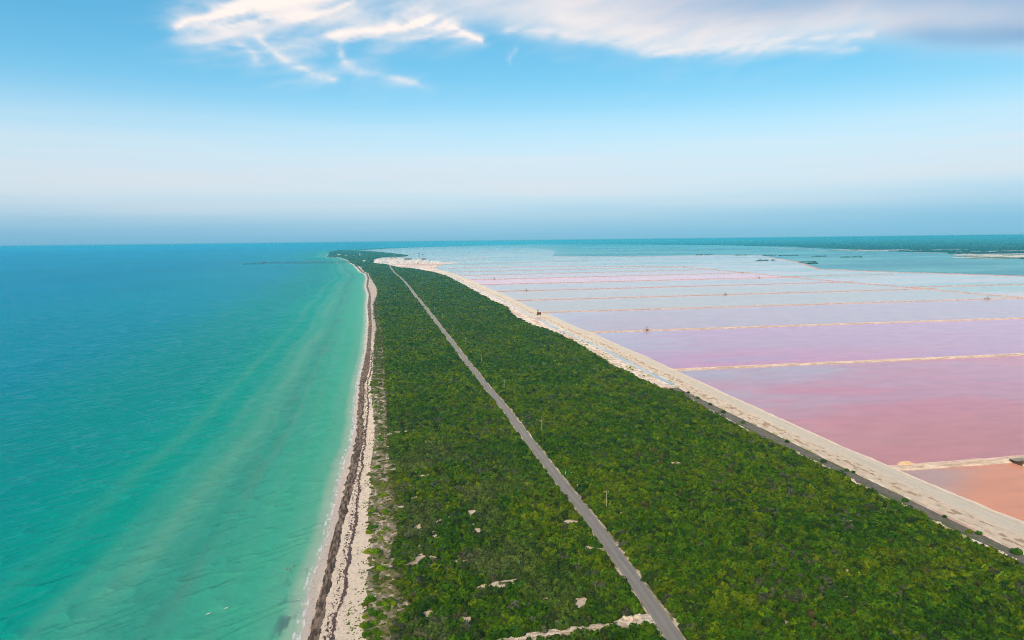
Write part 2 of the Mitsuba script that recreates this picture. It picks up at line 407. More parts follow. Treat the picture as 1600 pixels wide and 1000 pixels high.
# ------------------------------------------------------------------ surveyed curves of the spit (metres: x across, y along)
shore0 = curve([(-24.8, 150), (-24.8, 201), (-24.1, 223), (-24.1, 236), (-23.7, 248), (-22.9, 257), (-22.1, 270), (-21.4, 285), (-20.9, 299), (-20.5, 331), (-19.3, 370), (-17.0, 406), (-16.5, 451), (-17.2, 506),
                (-17.6, 576), (-16.8, 645), (-14.9, 747), (-15, 900), (-16, 1048), (-20, 1299), (-22, 1590), (-32, 1888), (-33, 2316), (-43, 2648), (-63, 2801), (-89, 3250), (-120, 3799), (-156, 4195),
                (-181, 4718), (-213, 4968), (-267, 5519), (-348, 5718), (-407, 6177), (-435, 6880), (-547, 8717), (-547, 9687), (-516, 10616), (-370, 10856), (136, 13486), (1697, 17669), (2945, 19774), (20000, 42000), (60000, 90000)])
shore = lambda y: shore0(y) + n1(y, 23, 5) * 1.6 * np.clip((12000 - np.asarray(y, float)) / 4000, 0, 1)
weedL = curve([(-22.5, 150), (-22.5, 200), (-21.8, 216), (-21.3, 234), (-20.6, 252), (-19.5, 274), (-18.8, 298), (-17.3, 345), (-16.1, 379), (-14.9, 420), (-15.8, 486), (-16.6, 575), (-15.9, 643), (-13.7, 745), (-13.9, 899),
               (-14, 1047), (-19, 1293), (-19, 1581), (-29, 1887), (-31, 2333), (-40, 2648), (-59, 2801), (-84, 3250), (-114, 3799)])
weedR = curve([(-19.7, 150), (-19.7, 200), (-18.8, 215), (-18.3, 234), (-17.4, 251), (-16.9, 274), (-15.5, 298), (-13.4, 333), (-12.2, 369), (-10.4, 410), (-11.7, 467), (-12.4, 574), (-9.3, 641), (-9.2, 744), (-9, 897),
               (-10, 1046), (-13, 1291), (-15, 1580), (-24, 1886), (-25, 2330), (-34, 2648), (-52, 2801), (-76, 3250), (-106, 3799)])
wrackC = curve([(-15.5, 150), (-15.5, 200), (-15, 213), (-13.6, 226), (-13.2, 238), (-12.8, 257), (-11.9, 274), (-11.4, 294), (-11.1, 320), (-10.6, 352), (-9.7, 410), (-8.7, 484), (-10.2, 574), (-7.5, 650), (-7.8, 750)])
sandE = curve([(-6.3, 150), (-6.3, 197), (-7, 208), (-6.2, 219), (-6.8, 232), (-5.9, 244), (-6, 254), (-5.7, 269), (-6.9, 289), (-6.8, 306), (-5.8, 319), (-6.4, 357), (-4.7, 404), (-4.5, 448), (-6.8, 516), (-8, 573), (-6.5, 624),
               (-6.5, 702), (-5.5, 854), (-3, 946), (-6, 1094), (-9, 1277), (-2, 1583), (-2, 1782), (-15, 2171), (-22, 2330), (-30, 2648), (-46, 2801), (-68, 3250), (-98, 3799), (-130, 4195), (-155, 4718), (-190, 4968), (-245, 5519), (-325, 5718)])
scrubE = curve([(0.2, 150), (0.2, 196), (1.1, 206), (6.7, 215), (1.2, 230), (4.6, 236), (1.4, 245), (1.7, 261), (4.3, 269), (3.7, 286), (4.6, 301), (2.7, 345), (2.9, 375), (2.5, 422), (3.6, 501), (2.6, 571), (3.6, 611), (3.3, 699), (3.8, 851), (2, 970), (0, 1401),
                (1, 1782), (-11, 2171), (-18, 2330), (-26, 2648), (-42, 2801), (-64, 3250), (-94, 3799)])
road = curve([(77, 120), (77.7, 180), (78.4, 195), (78.9, 214), (79.4, 235), (80, 261), (79.8, 297), (79.6, 324), (79.9, 367), (79.6, 404), (80.2, 463), (79.5, 511), (79, 566), (78.6, 630), (78.3, 733), (78.4, 858), (78, 1045), (78, 1257), (76.3, 1523), (76, 1802),
              (75.5, 2011), (71, 2293), (61, 2672), (58, 3302), (62, 3642)])
vegR = curve([(210.6, 100), (210.6, 200), (211, 212), (210, 229), (210, 248), (209.3, 266), (209.8, 297), (209.3, 316), (209.6, 345), (206.4, 370), (208.2, 409), (209, 450), (213, 490), (204, 500), (203.4, 515), (201, 540), (201.5, 576), (198.4, 602), (203.4, 662), (206.9, 742),
              (206.7, 813), (205.2, 877), (194, 916), (196, 1039), (198, 1077), (209, 1183), (209, 1247), (206, 1333), (209, 1456), (210, 1659), (214, 1886), (215, 2092), (217, 2316), (203, 2604), (146, 3070), (92, 3217), (67, 3460), (40, 3720), (-14, 3930), (-22, 4395), (-15, 4888),
              (15, 5267), (54, 5583), (207, 5600), (251, 5957), (201, 6465), (77, 7779), (-101, 9059), (-342, 10018), (-480, 10600)])
pondE0 = curve([(241.6, 100), (241.6, 231), (240.2, 250), (239.8, 280), (239.4, 316), (238.2, 337), (239.4, 370), (241, 428), (240.5, 465), (243, 509), (242.5, 555), (247, 651), (246, 701), (248.5, 809), (246, 914), (250, 1046), (246, 1100), (251, 1328), (257, 1565), (257, 1835), (259, 2130), (257, 2445), (252, 2700)])
pondE = lambda y: pondE0(y) + n1(y, 26, 8) * 1.6
canalL = lambda y: np.where(np.asarray(y) < 506, vegR(y) + 1.4, np.interp(y, [512, 571, 714, 849, 890, 1022, 1043, 1373, 1881, 2700], [217, 217.6, 221.6, 219, 216.5, 221.6, 219.6, 225.6, 226, 226])) + n1(y, 14, 13) * 1.2
canalR = lambda y: np.interp(y, [100, 506, 520, 571, 714, 849, 890, 1022, 1043, 1373, 1881, 2700], [218.2, 218.2, 221.2, 221.8, 226.4, 223, 223.4, 226.8, 224.2, 230, 230.4, 230]) + n1(y, 14, 14) * 1.0
diagX = curve([(1128, 100), (1126, 1106), (1118, 1187), (1132, 1383), (1126, 1659), (1138, 1914), (1152, 2161), (1176, 2472), (1188, 2719)])


def beach_z(x, y):
    t = np.clip((x - shore(y)) / (sandE(y) - shore(y)), -3, 1)
    return np.where(t < 0, np.maximum(0.12 * (x - shore(y)), -1.6), 0.03 + 1.17 * np.clip(t, 0, 1) ** 0.8)


# ------------------------------------------------------------------ the setting
G = 90000
struct('ground', sheet([(-G, -G), (G, -G), (G, G + 20000), (-G, G + 20000)], -2.5), 'woodland_soil', 'sea bed and low ground under the whole coast', cat='ground')

ys = np.concatenate([np.geomspace(60, 1200, 260), np.geomspace(1230, 12000, 120), np.geomspace(12500, 108000, 30)])
so = np.concatenate([[-2.0, 0, 1.5, 3, 5], np.geomspace(8, 400, 24), np.geomspace(500, 89000, 22)])
xs = shore(ys)[:, None] - so[None, ::-1]
v, f = loft(xs, ys, 0.0)
uv = np.stack([np.broadcast_to(so[None, ::-1], xs.shape).ravel(), v[:, 1]], 1)
struct('sea', (v, f), 'sea_water', 'turquoise sea with small slanting waves, greener over the sand bars near the beach', smooth=True, cat='sea', uv=uv)

# beach, from under water up to the dune edge
ys = np.concatenate([np.geomspace(150, 1200, 520), np.geomspace(1210, 5700, 200)])
tt = np.concatenate([np.linspace(-16, 0, 9), np.linspace(0.04, 1, 30)])
sh, se = shore(ys), sandE(ys) + n1(ys, 9, 21) * 2.2
xs = np.where(tt[None] <= 0, sh[:, None] + np.minimum(tt[None], 0), sh[:, None] + np.maximum(tt[None], 0) * (se - sh + 1.6)[:, None])
zs = beach_z(xs, ys[:, None]) + np.where(tt[None] > 0.3, (n2(xs, ys[:, None] + 0 * xs, 2.5, 31) - 0.5) * 0.16, 0)
v, f = loft(xs, ys, zs)
struct('beach', (v, f), 'beach_sand', 'pale sand beach strewn with dry weed along the turquoise sea', smooth=True, cat='beach', uv=np.stack([(xs - sh[:, None]).ravel(), v[:, 1]], 1))


def ragged(lo, hi, ys, cols, thr, sx, sy, seed, soft, lift, name, bsdf, label, cat):
    """A drift of weed or foam: a lumpy thin layer with a ragged outline, broken by noise."""
    u = np.linspace(-0.35, 1.35, cols)
    xs = lo(ys)[:, None] + (hi(ys) - lo(ys))[:, None] * u[None]
    yy = np.broadcast_to(ys[:, None], xs.shape)
    nz = meshkit.fbm(np.stack([xs / sx, yy / sy, 0 * xs], -1), 4, seed)
    inside = np.minimum(u[None], 1 - u[None]) * soft + (nz - 0.5) * 2
    keep = inside > thr
    zs = beach_z(xs, yy) + 0.05 + lift * np.clip(inside - thr, 0, 1) * (0.6 + 0.8 * n2(xs, yy, 0.9, seed + 1))
    v, f = compact(*loft(xs, yy, zs, keep))
    struct(name, (v, f), bsdf, label, kind='stuff', cat=cat)


ys = np.concatenate([np.geomspace(160, 700, 1100), np.geomspace(702, 3900, 700)])
ragged(weedL, weedR, ys, 16, 0.02, 1.0, 5.0, 41, 3.6, 0.30, 'seaweed_bank', 'seaweed', 'broad dark brown bank of dead seaweed along the water line', 'seaweed')
wk = lambda y: wrackC(y) + n1(y, 12, 44) * 1.6
ragged(lambda y: wk(y) - 0.9 - 0.5 * n1(y, 6, 45), lambda y: wk(y) + 0.7, np.geomspace(160, 760, 1000), 12, 0.22, 0.8, 1.6, 47, 1.7, 0.22, 'seaweed_drift', 'wrack', 'thin broken purple brown line of seaweed higher up the sand', 'seaweed')
ragged(lambda y: wk(y) - 3.6, lambda y: wk(y) - 0.2, np.geomspace(160, 600, 800), 20, 0.60, 0.55, 0.9, 52, 1.1, 0.15, 'seaweed_scraps', 'wrack', 'small scraps of dry seaweed scattered between the two weed lines', 'seaweed')

# foam of the small waves that run up the sand, and a few breaking crests farther out
ys = np.concatenate([np.geomspace(160, 700, 1000), np.geomspace(702, 3800, 350)])
sf = lambda y: shore(y) - 1.3 - 1.2 * n1(y, 9, 61)
xs = sf(ys)[:, None] + np.linspace(-0.9, 1.5, 12)[None] + 0.8 * n1(ys, 3.2, 62)[:, None]
yy = np.broadcast_to(ys[:, None], xs.shape)
nz = meshkit.fbm(np.stack([xs / 0.9, yy / 2.6, 0 * xs], -1), 4, 63)
v, f = loft(xs, yy, np.maximum(0.05, beach_z(xs, yy) + 0.03), nz > 0.61 - 0.05 * np.sin(np.arange(12) * 0.9)[None])
parts = [compact(v, f)]
for cx, cy, ln in ((-53.3, 223.4, 1.7), (-48.7, 226.0, 1.5), (-27.4, 226.9, 0.9), (-23.6, 283, 1.6)):
    t = np.linspace(-ln, ln, 25)
    w = 0.34 * (1 - (t / ln) ** 2) * (0.5 + n1(t, 0.7, 66) + 0.5)
    px, py = cx + t * 0.75 * 0.8, cy + t * 0.66 * 0.8
    q = np.concatenate([np.stack([px - w * 0.66, py + w * 0.75, 0.09 + 0 * t], 1), np.stack([px + w * 0.3, py - w * 0.3, 0.14 + 0 * t], 1)])
    i = np.arange(24)
    parts.append((q, np.stack([i, i + 25, i + 26, i + 1], 1)))
vv, ff, at = [], [], 0
for a, b in parts:
    vv.append(a); ff.append(b + at); at += len(a)
struct('surf_foam', (np.vstack(vv), np.vstack(ff)), 'foam', 'white lace of foam where small waves reach the sand', kind='stuff', cat='foam')


# the spit's ground: sand shows in clearings, along the dune strip and beside the roads
def track_y(x):
    return np.interp(x, [10, 33.6, 48.8, 62, 70, 76], [186, 188.9, 190.9, 191.0, 191.2, 191.0]) + n1(x, 9, 71) * 1.6


HOLES = [(10.5, 323, 3.5, 6), (13.5, 309, 2.5, 3), (12.5, 277, 3, 5), (16, 268, 4.5, 4), (22, 279, 1.5, 5), (30, 335, 3.2, 4), (33, 318, 4, 3.5), (9, 243, 2.5, 2.5), (15.5, 240, 2.5, 2), (27, 242, 3, 2), (11, 289, 1.8, 2), (35, 283, 4, 1.4), (19, 360, 2, 4),
         (25, 395, 3, 5), (13, 420, 2, 6), (178, 246, 2.5, 2), (168, 252, 3, 2), (150, 208, 3, 1.1), (132, 216, 1.5, 1.5), (196, 226, 3, 2), (203, 214, 2, 2), (140, 192, 4, 1.0), (48, 209, 2.2, 1.8), (58, 205, 2.6, 1.4), (41, 224, 1.5, 1.5)]


def clearing(x, y):
    """0 where scrub is closed, 1 on open sand."""
    c = np.zeros_like(x)
    for hx, hy, a, b in HOLES:
        c = np.maximum(c, 1.25 - ((x - hx) / a) ** 2 - ((y - hy) / b) ** 2)
    spot = n2(x * 1.0, y * 0.8, 1.7, 84, 2)
    c = np.clip(c, 0, 1) * (0.05 + 1.35 * spot)
    nz = n2(x * 0.55, y, 6.5, 81, 4)
    west = np.clip((62 - x) / 40, 0, 1) * np.interp(y, [420, 700], [1, 0.3])
    c = np.maximum(c, np.clip((nz - 0.70 + 0.11 * west) * 8, 0, 1) * (0.15 + 1.1 * spot))
    fleck = n2(x * 0.6, y, 1.5, 88, 2) + 0.5 * (n2(x, y, 14, 89, 2) - 0.5)
    c = np.maximum(c, np.clip((fleck - 0.74) * 9, 0, 1) * np.clip((58 - x) / 35, 0, 1) * np.interp(y, [400, 650], [1, 0.3]))
    near = np.interp(y, [300, 480, 700, 1000], [0.92, 0.8, 0.62, 0.45])
    c = np.maximum(c, near * 1.1 * np.clip((scrubE(y) + 1.2 + n1(y, 7, 82) * 3 - x) / 1.6, 0, 1) * (0.16 + 0.85 * n2(x, y * 0.7, 3.4, 83)))
    lane = np.clip(1.2 - np.abs(x - scrubE(y) + 0.9 - 2.4 * n1(y, 16, 86)) / 1.5, 0, 1) * np.clip((n1(y, 11, 87) + 0.14) * 6, 0, 1)
    c = np.maximum(c, lane * np.interp(y, [600, 1100], [0.95, 0.5]))
    c = np.maximum(c, np.clip((3.2 + n1(y, 6, 85) * 1.6 + 0.7 * (x > road(y)) - np.abs(x - road(y))) / 0.9, 0, 0.75) * (y < 3650))
    jun = np.exp(-((x - 71) ** 2 / 22 + (y - 192.6) ** 2 / 5))
    c = np.maximum(c, 1.4 * jun)
    c = np.maximum(c, (np.abs(y - track_y(x) + 1.0) < 1.9 + 0.4 * np.sin(x)) * (x < 77) * 1.0)
    return c


ys = np.concatenate([np.geomspace(112, 900, 560), np.geomspace(904, 3600, 260)])
cs = np.linspace(0, 1, 140)
x0, x1 = sandE(ys) + 0.2, vegR(ys) + 0.6
xs = x0[:, None] + (x1 - x0)[:, None] * cs[None]
yy = np.broadcast_to(ys[:, None], xs.shape)
keep = np.ones(xs.shape, bool)
zs = 1.12 + 0.35 * (n2(xs, yy, 9, 91) - 0.5) + 0.5 * np.clip(1 - (xs - x0[:, None]) / 9, 0, 1) * n2(xs, yy, 4, 92)
zs = np.where(np.abs(xs - road(yy)) < 7, 1.12, zs)
v, f = loft(xs, ys, zs)
struct('spit_ground', (v, f), 'spit_soil', 'sandy ground of the long narrow spit between sea and salt ponds', smooth=True, cat='ground', uv=np.stack([clearing(xs, yy).ravel(), v[:, 1]], 1))

# headland beyond, with its thin coast running off to the horizon
ys = np.linspace(3580, 10600, 160)
v, f = loft(np.stack([sandE(ys) if False else shore(ys) + 4, (shore(ys) + vegR(ys)) / 2, vegR(ys)], 1), ys, np.array([0.3, 1.2, 1.2])[None])
struct('headland_ground', (v, f), 'woodland_soil', 'low wooded headland far along the coast', cat='ground')
ys = np.geomspace(10400, 40000, 60)
wd = np.interp(ys, [10400, 10900, 13500, 20000, 40000], [60, 160, 130, 300, 800])
v, f = loft(np.stack([shore0(ys) + 4, shore0(ys) + wd], 1), ys, 1.0)
struct('far_spit', (v, f), 'woodland_soil', 'thin dark line of coast that runs off to the horizon', cat='ground')

# road with pale verges
ys = np.concatenate([np.geomspace(120, 800, 260), np.geomspace(805, 3640, 140)])
us = np.array([-4.6, -2.5, -1.25, 0, 1.25, 2.5, 5.0])
hw = lambda s, k: s + n1(ys, 4, k) * (0.35 if abs(s) < 3 else 1.2)
xs = np.stack([road(ys) + hw(s, 100 + i) for i, s in enumerate((-3.2, -2.1, 2.1, 3.5))], 1)
v, f = loft(xs, ys, np.array([1.10, 1.34, 1.34, 1.10])[None])
struct('road_verge', (v, f), 'verge_sand', 'pale sandy verges on both sides of the straight road', cat='verge')
xs = road(ys)[:, None] + us[None, 1:6] * np.array([1, 1, 1, 1, 1])[None]
xs[:, 0] += n1(ys, 3, 110) * 0.15
xs[:, -1] += n1(ys, 3, 111) * 0.15
v, f = loft(xs, ys, np.array([1.36, 1.40, 1.43, 1.40, 1.36])[None])
struct('road', (v, f), 'asphalt', 'straight narrow grey asphalt road through the green scrub', smooth=True, cat='road', uv=np.stack([np.broadcast_to(us[None, 1:6], xs.shape).ravel(), v[:, 1]], 1))
tx = np.linspace(20, 76, 90)
off = np.linspace(-1.25, 1.25, 7)
wob = 0.7 + 0.7 * (n1(tx, 5, 120) + 0.5)
flare = 1 + 2.0 * np.exp(-((tx - 72) / 5) ** 2)
py = track_y(tx)[:, None] + off[None] * (wob * flare)[:, None]
v, f = loft(np.broadcast_to(tx[:, None], py.shape), py, 1.36)
f = f[:, ::-1]
struct('sand_track', (v, f), 'track_sand', 'pale sand track that leaves the road through the scrub in the foreground', cat='track')

# the bank between scrub and salt works: mud ditch, canals, main dike
ys = np.concatenate([np.geomspace(120, 800, 330), np.geomspace(803, 2700, 240)])
cl, cr, pe = canalL(ys), canalR(ys), pondE(ys)
dl = cr + np.where(ys < 506, 0.6, 1.6)
deep = np.where(ys < 506, 1, np.clip(np.minimum.reduce([np.abs(ys - 512) / 6, np.abs(ys - 870) / 10, np.abs(ys - 1032) / 7, np.abs(ys - 2600) / 30]), 0, 1))
zb = 1.05 - 0.75 * deep
xs = np.stack([vegR(ys) - 4, vegR(ys) - 0.5 + n1(ys, 8, 131) * 1.5, np.maximum(cl - 0.7, vegR(ys) + 0.2), cl + 0.3, cr - 0.3, dl], 1)
zs = np.stack([0 * ys + 0.95, 1.18 + 0.3 * n1(ys, 5, 132), 0 * ys + 1.1, zb, zb, 0 * ys + 1.25], 1)
v, f = loft(xs, ys, zs)
struct('sand_bank', (v, f), 'bank_sand', 'pale sand and salt crust between the green scrub and the main dike', cat='sand bank')
frac = np.array([0, 0.09, 0.2, 0.34, 0.5, 0.64, 0.78, 0.9, 1.0])
xs = dl[:, None] + (pe + 1.2 - dl)[:, None] * frac[None]
prof = np.array([1.25, 1.9, 2.45, 2.5, 2.4, 2.4, 2.45, 2.0, 0.4])
yy = np.broadcast_to(ys[:, None], xs.shape)
zs = prof[None] + np.where((frac > 0) & (frac < 1), 1, 0)[None] * (n2(xs, yy, 3.0, 133) - 0.5) * np.array([0, .9, .8, .4, .25, .25, .3, .6, 0])[None]
v, f = loft(xs, ys, zs)
struct('main_dike', (v, f), 'dike_earth', 'broad pale earth dike with wheel tracks between the spit and the pink ponds', smooth=True, cat='dike', uv=np.stack([((xs - dl[:, None]) / (pe - dl)[:, None] * 21).ravel(), v[:, 1]], 1))


def water_strip(name, y0, y1, z, bsdf, label, cat):
    q = np.linspace(y0, y1, 90)
    v, f = loft(np.stack([canalL(q) - 0.2, canalR(q) + 0.3], 1), q, z)
    struct(name, (v, f), bsdf, label, cat=cat)


water_strip('ditch', 120, 507, 0.62, 'ditch_mud', 'dark muddy ditch at the foot of the main dike', 'ditch')
water_strip('canal', 517, 864, 0.80, 'canal_water', 'narrow pale blue canal in the middle distance beside the dike', 'canal')
water_strip('canal', 884, 1026, 0.80, 'canal_water', 'short wide pale pool of the canal by the tall pump house', 'canal')
water_strip('canal', 1038, 2580, 0.80, 'canal_water', 'thin white straight canal running along the far part of the dike', 'canal')

# evaporation basins and lagoon farther out, then the crystallising ponds with their dividing dikes
LAG = [(1853, 7487), (1204, 4974), (1655, 4460), (2183, 4607), (2397, 4305), (1886, 3060), (1511, 2304), (1565, 2310), (1564, 2064), (1641, 1902), (1710, 1683), (1800, 60)]
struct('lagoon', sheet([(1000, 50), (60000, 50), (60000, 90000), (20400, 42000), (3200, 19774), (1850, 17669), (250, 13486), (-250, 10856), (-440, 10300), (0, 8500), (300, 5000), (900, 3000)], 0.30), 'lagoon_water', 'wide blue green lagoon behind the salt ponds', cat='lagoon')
struct('evaporation_pond', sheet([(1128, 60), (1126, 1106), (1150, 2161), (1185, 2700), (240, 2700), (205, 2590), (140, 3060), (85, 3217), (60, 3460), (30, 3720), (-24, 3930), (-34, 4395), (-30, 4888), (0, 5290), (40, 5600), (200, 5590), (240, 5957), (190, 6465), (60, 7779), (-120, 9059), (-360, 10018), (-460, 10650),
                           (-310, 10856), (220, 13486), (900, 15200), (2300, 10500)] + LAG, 0.60), 'evaporation_water', 'pale blue grey evaporation ponds that mirror the sky', cat='pond')
edges = [60] + POND_Y + [2700]
names = ['salmon orange brine pond in the right foreground', 'large rose pink brine pond second from the front', 'violet pink brine pond third from the front', 'lavender brine pond fourth from the front', 'pale grey lilac brine pond fifth from the front',
         'pale blue grey brine pond sixth from the front', 'grey blue brine pond just before the pink strip', 'light pink far brine pond, a bright strip', 'pale far brine pond just beyond the bright pink strip', 'whitish far brine pond second beyond the pink strip', 'narrow farthest brine pond of the row']
for k in range(11):
    q = np.linspace(edges[k], edges[k + 1], 12)
    v, f = loft(np.stack([pondE(q) - 1.5, diagX(q)], 1), q, 0.9)
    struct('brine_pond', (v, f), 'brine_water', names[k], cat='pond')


def ridge(pts, w, h, label, name='divider', seed=0, z0=0.35):
    p = np.array(pts, float)
    seg = np.concatenate([[0], np.cumsum(np.linalg.norm(np.diff(p, axis=0), axis=1))])
    n = int(min(500, max(12, seg[-1] / 4)))
    s = np.linspace(0, seg[-1], n)
    c = np.stack([np.interp(s, seg, p[:, 0]), np.interp(s, seg, p[:, 1])], 1)
    t = np.gradient(c, axis=0)
    t /= np.linalg.norm(t, axis=1, keepdims=True)
    nr = np.stack([t[:, 1], -t[:, 0]], 1)
    u = np.array([-1, -0.62, -0.3, 0.3, 0.62, 1])
    wn = np.stack([w * 0.5 * a * (1 + 0.5 * n1(s, 13, 200 + seed + i)) for i, a in enumerate(u)], 1)
    xy = c[:, None] + nr[:, None] * wn[..., None]
    zs = np.array([z0, z0 + 0.55 * h + 0.2, z0 + h, z0 + h, z0 + 0.55 * h + 0.2, z0])[None] + np.array([0, 1, 1, 1, 1, 0])[None] * (n1(s, 6, 210 + seed) * 0.5)[:, None]
    f = grid_faces(n, 6)
    v = np.concatenate([xy, zs[..., None]], -1).reshape(-1, 3)
    return struct(name, (v, f[:, ::-1]), 'divider_earth', label, smooth=30, cat='dike')


ordw = ['nearest', 'second', 'third', 'fourth', 'fifth', 'sixth', 'seventh', 'eighth', 'ninth', 'tenth']
for k, y in enumerate(POND_Y):
    xe = float(diagX(y)) + (25 if k > 2 else 0)
    dy = np.array([0, -1, 0, 2, 4])[None].ravel()
    px = np.array([float(pondE(y)) - 2, 300, 480, 760, xe])
    tail = {1: -4, 2: -13, 3: 6, 4: 24, 5: 40, 6: 40, 7: 92, 8: 90, 9: 80}.get(k, 0)
    py = y + tail * np.clip((px - 245) / 880, 0, 1) ** 1.3
    ridge(np.stack([px, py], 1), [11.5, 12, 12, 12, 13, 14, 16, 17, 18, 18][k], 1.5, f'{ordw[k]} earth dike across the salt ponds, counted from the front', seed=k)
q = np.linspace(60, 2719, 40)
ridge(np.stack([diagX(q), q], 1), 14, 1.5, 'long far dike that closes the row of coloured ponds on the right', seed=30)
ridge([(1181, 2719), (1000, 2850), (800, 3033), (290, 3035)], 9, 1.3, 'far dike bending back beyond the last pond', seed=31)
ridge([(390, 3477), (778, 3662), (1100, 3750)], 9, 1.3, 'low dike across the pale far basins near the salt heaps', seed=32)
ridge([(404, 4224), (700, 4573)], 9, 1.3, 'short low dike in the pale basins behind the salt heaps', seed=33)
ridge([(1128, 1410), (1431, 1408), (1740, 1404)], 8, 1.3, 'thin dike in the blue grey basin at the right edge', seed=34)
ridge([(1135, 1912), (1292, 1910), (1484, 1906)], 8, 1.2, 'thin short dike in the basin below the lagoon', seed=35)
ridge([(1204, 4974), (1655, 4460), (2183, 4607)], 22, 1.3, 'long straight dike at the near edge of the far lagoon', seed=36)
ridge([(2183, 4607), (2397, 4305), (1886, 3060), (1511, 2304), (1564, 2064), (1641, 1902), (1710, 1683), (1800, 200)], 15, 1.5, 'pale dike between the basins and the lagoon on the right', seed=37)
# orange salt crust where the first divider leaves the main dike
m = trimesh.creation.icosphere(3)
m.vertices *= [4.2, 2.6, 1.5]
m.vertices *= 1 + 0.35 * (meshkit.fbm(m.vertices / 1.4, 3, 77) - 0.5)[:, None]
m.apply_translation([249, 304.4, 1.2])
matte('crust', lambda p, n, uv: mix((.62, .40, .18), (.72, .58, .42), fbm(p.x / 1.2, p.y / 1.2)))
tag(put('crust_mound', m, 'crust', 30), 'small orange mound of salt crust where the nearest cross dike meets the main dike', 'mound')

# ------------------------------------------------------------------ scrub
GREENS = np.array([(.018, .054, .002), (.031, .084, .002), (.050, .100, .002), (.078, .116, .002), (.024, .046, .007), (.060, .074, .040), (.052, .048, .016)])


def clump_proto(seed, subdiv, leaves, size=0.27):
    """A shrub: a dark lumpy heart and many leaf tufts standing out of it; unit radius, unit height; returns vertices, faces, tint per vertex."""
    r = np.random.default_rng(seed)
    m = trimesh.creation.icosphere(subdiv)
    v = m.vertices.copy()
    if subdiv == 0:
        v = v @ trimesh.transformations.random_rotation_matrix(r.random(3))[:3, :3]
    lump = meshkit.fbm(v * 1.7 + seed * 3.1, 3, seed)
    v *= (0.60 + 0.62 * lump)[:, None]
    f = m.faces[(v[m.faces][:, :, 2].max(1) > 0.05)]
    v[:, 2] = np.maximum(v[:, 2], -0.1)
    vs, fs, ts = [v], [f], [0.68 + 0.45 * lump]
    at = len(v)
    lobes = r.normal(0, 1, (5, 3))
    lobes[:, 2] = np.abs(lobes[:, 2])
    lobes /= np.linalg.norm(lobes, axis=1, keepdims=True)
    for _ in range(leaves):
        a, z = r.uniform(0, 2 * np.pi), r.uniform(0.0, 1.0) ** 0.8
        d = np.array([math.cos(a) * math.sqrt(1 - z * z), math.sin(a) * math.sqrt(1 - z * z), z])
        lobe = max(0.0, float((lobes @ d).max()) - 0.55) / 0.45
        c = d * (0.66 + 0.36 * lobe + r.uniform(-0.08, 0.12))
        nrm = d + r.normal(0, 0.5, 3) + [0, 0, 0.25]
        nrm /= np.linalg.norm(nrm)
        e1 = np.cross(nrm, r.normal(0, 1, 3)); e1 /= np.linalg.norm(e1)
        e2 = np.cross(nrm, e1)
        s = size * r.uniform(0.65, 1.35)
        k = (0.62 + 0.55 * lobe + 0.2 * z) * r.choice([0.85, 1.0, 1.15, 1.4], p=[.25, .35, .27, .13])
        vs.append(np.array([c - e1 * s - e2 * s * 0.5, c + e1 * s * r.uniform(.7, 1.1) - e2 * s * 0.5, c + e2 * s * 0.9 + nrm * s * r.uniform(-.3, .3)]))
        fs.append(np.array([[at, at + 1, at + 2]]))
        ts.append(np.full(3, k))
        at += 3
    return compact(np.vstack(vs), np.vstack(fs), np.concatenate(ts))


def scatter(px, py, rad, hgt, col, protos, z0):
    """All shrubs of one patch as one mesh with a colour per vertex."""
    which = RNG.integers(0, len(protos), len(px))
    V, Fa, C, at = [], [], [], 0
    for k, (v, f, t) in enumerate(protos):
        i = np.nonzero(which == k)[0]
        if not len(i):
            continue
        a = RNG.uniform(0, 2 * np.pi, len(i))
        c, s = np.cos(a)[:, None], np.sin(a)[:, None]
        st = RNG.uniform(0.85, 1.2, len(i))[:, None]
        x = (v[None, :, 0] * c - v[None, :, 1] * s * st) * rad[i][:, None] + px[i][:, None]
        y = (v[None, :, 0] * s + v[None, :, 1] * c * st) * rad[i][:, None] + py[i][:, None]
        z = v[None, :, 2] * hgt[i][:, None] + z0[i][:, None]
        V.append(np.stack([x, y, z], -1).reshape(-1, 3))
        Fa.append((f[None] + (at + np.arange(len(i)) * len(v))[:, None, None]).reshape(-1, 3))
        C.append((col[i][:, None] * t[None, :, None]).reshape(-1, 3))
        at += len(i) * len(v)
    return np.vstack(V), np.vstack(Fa), np.vstack(C)


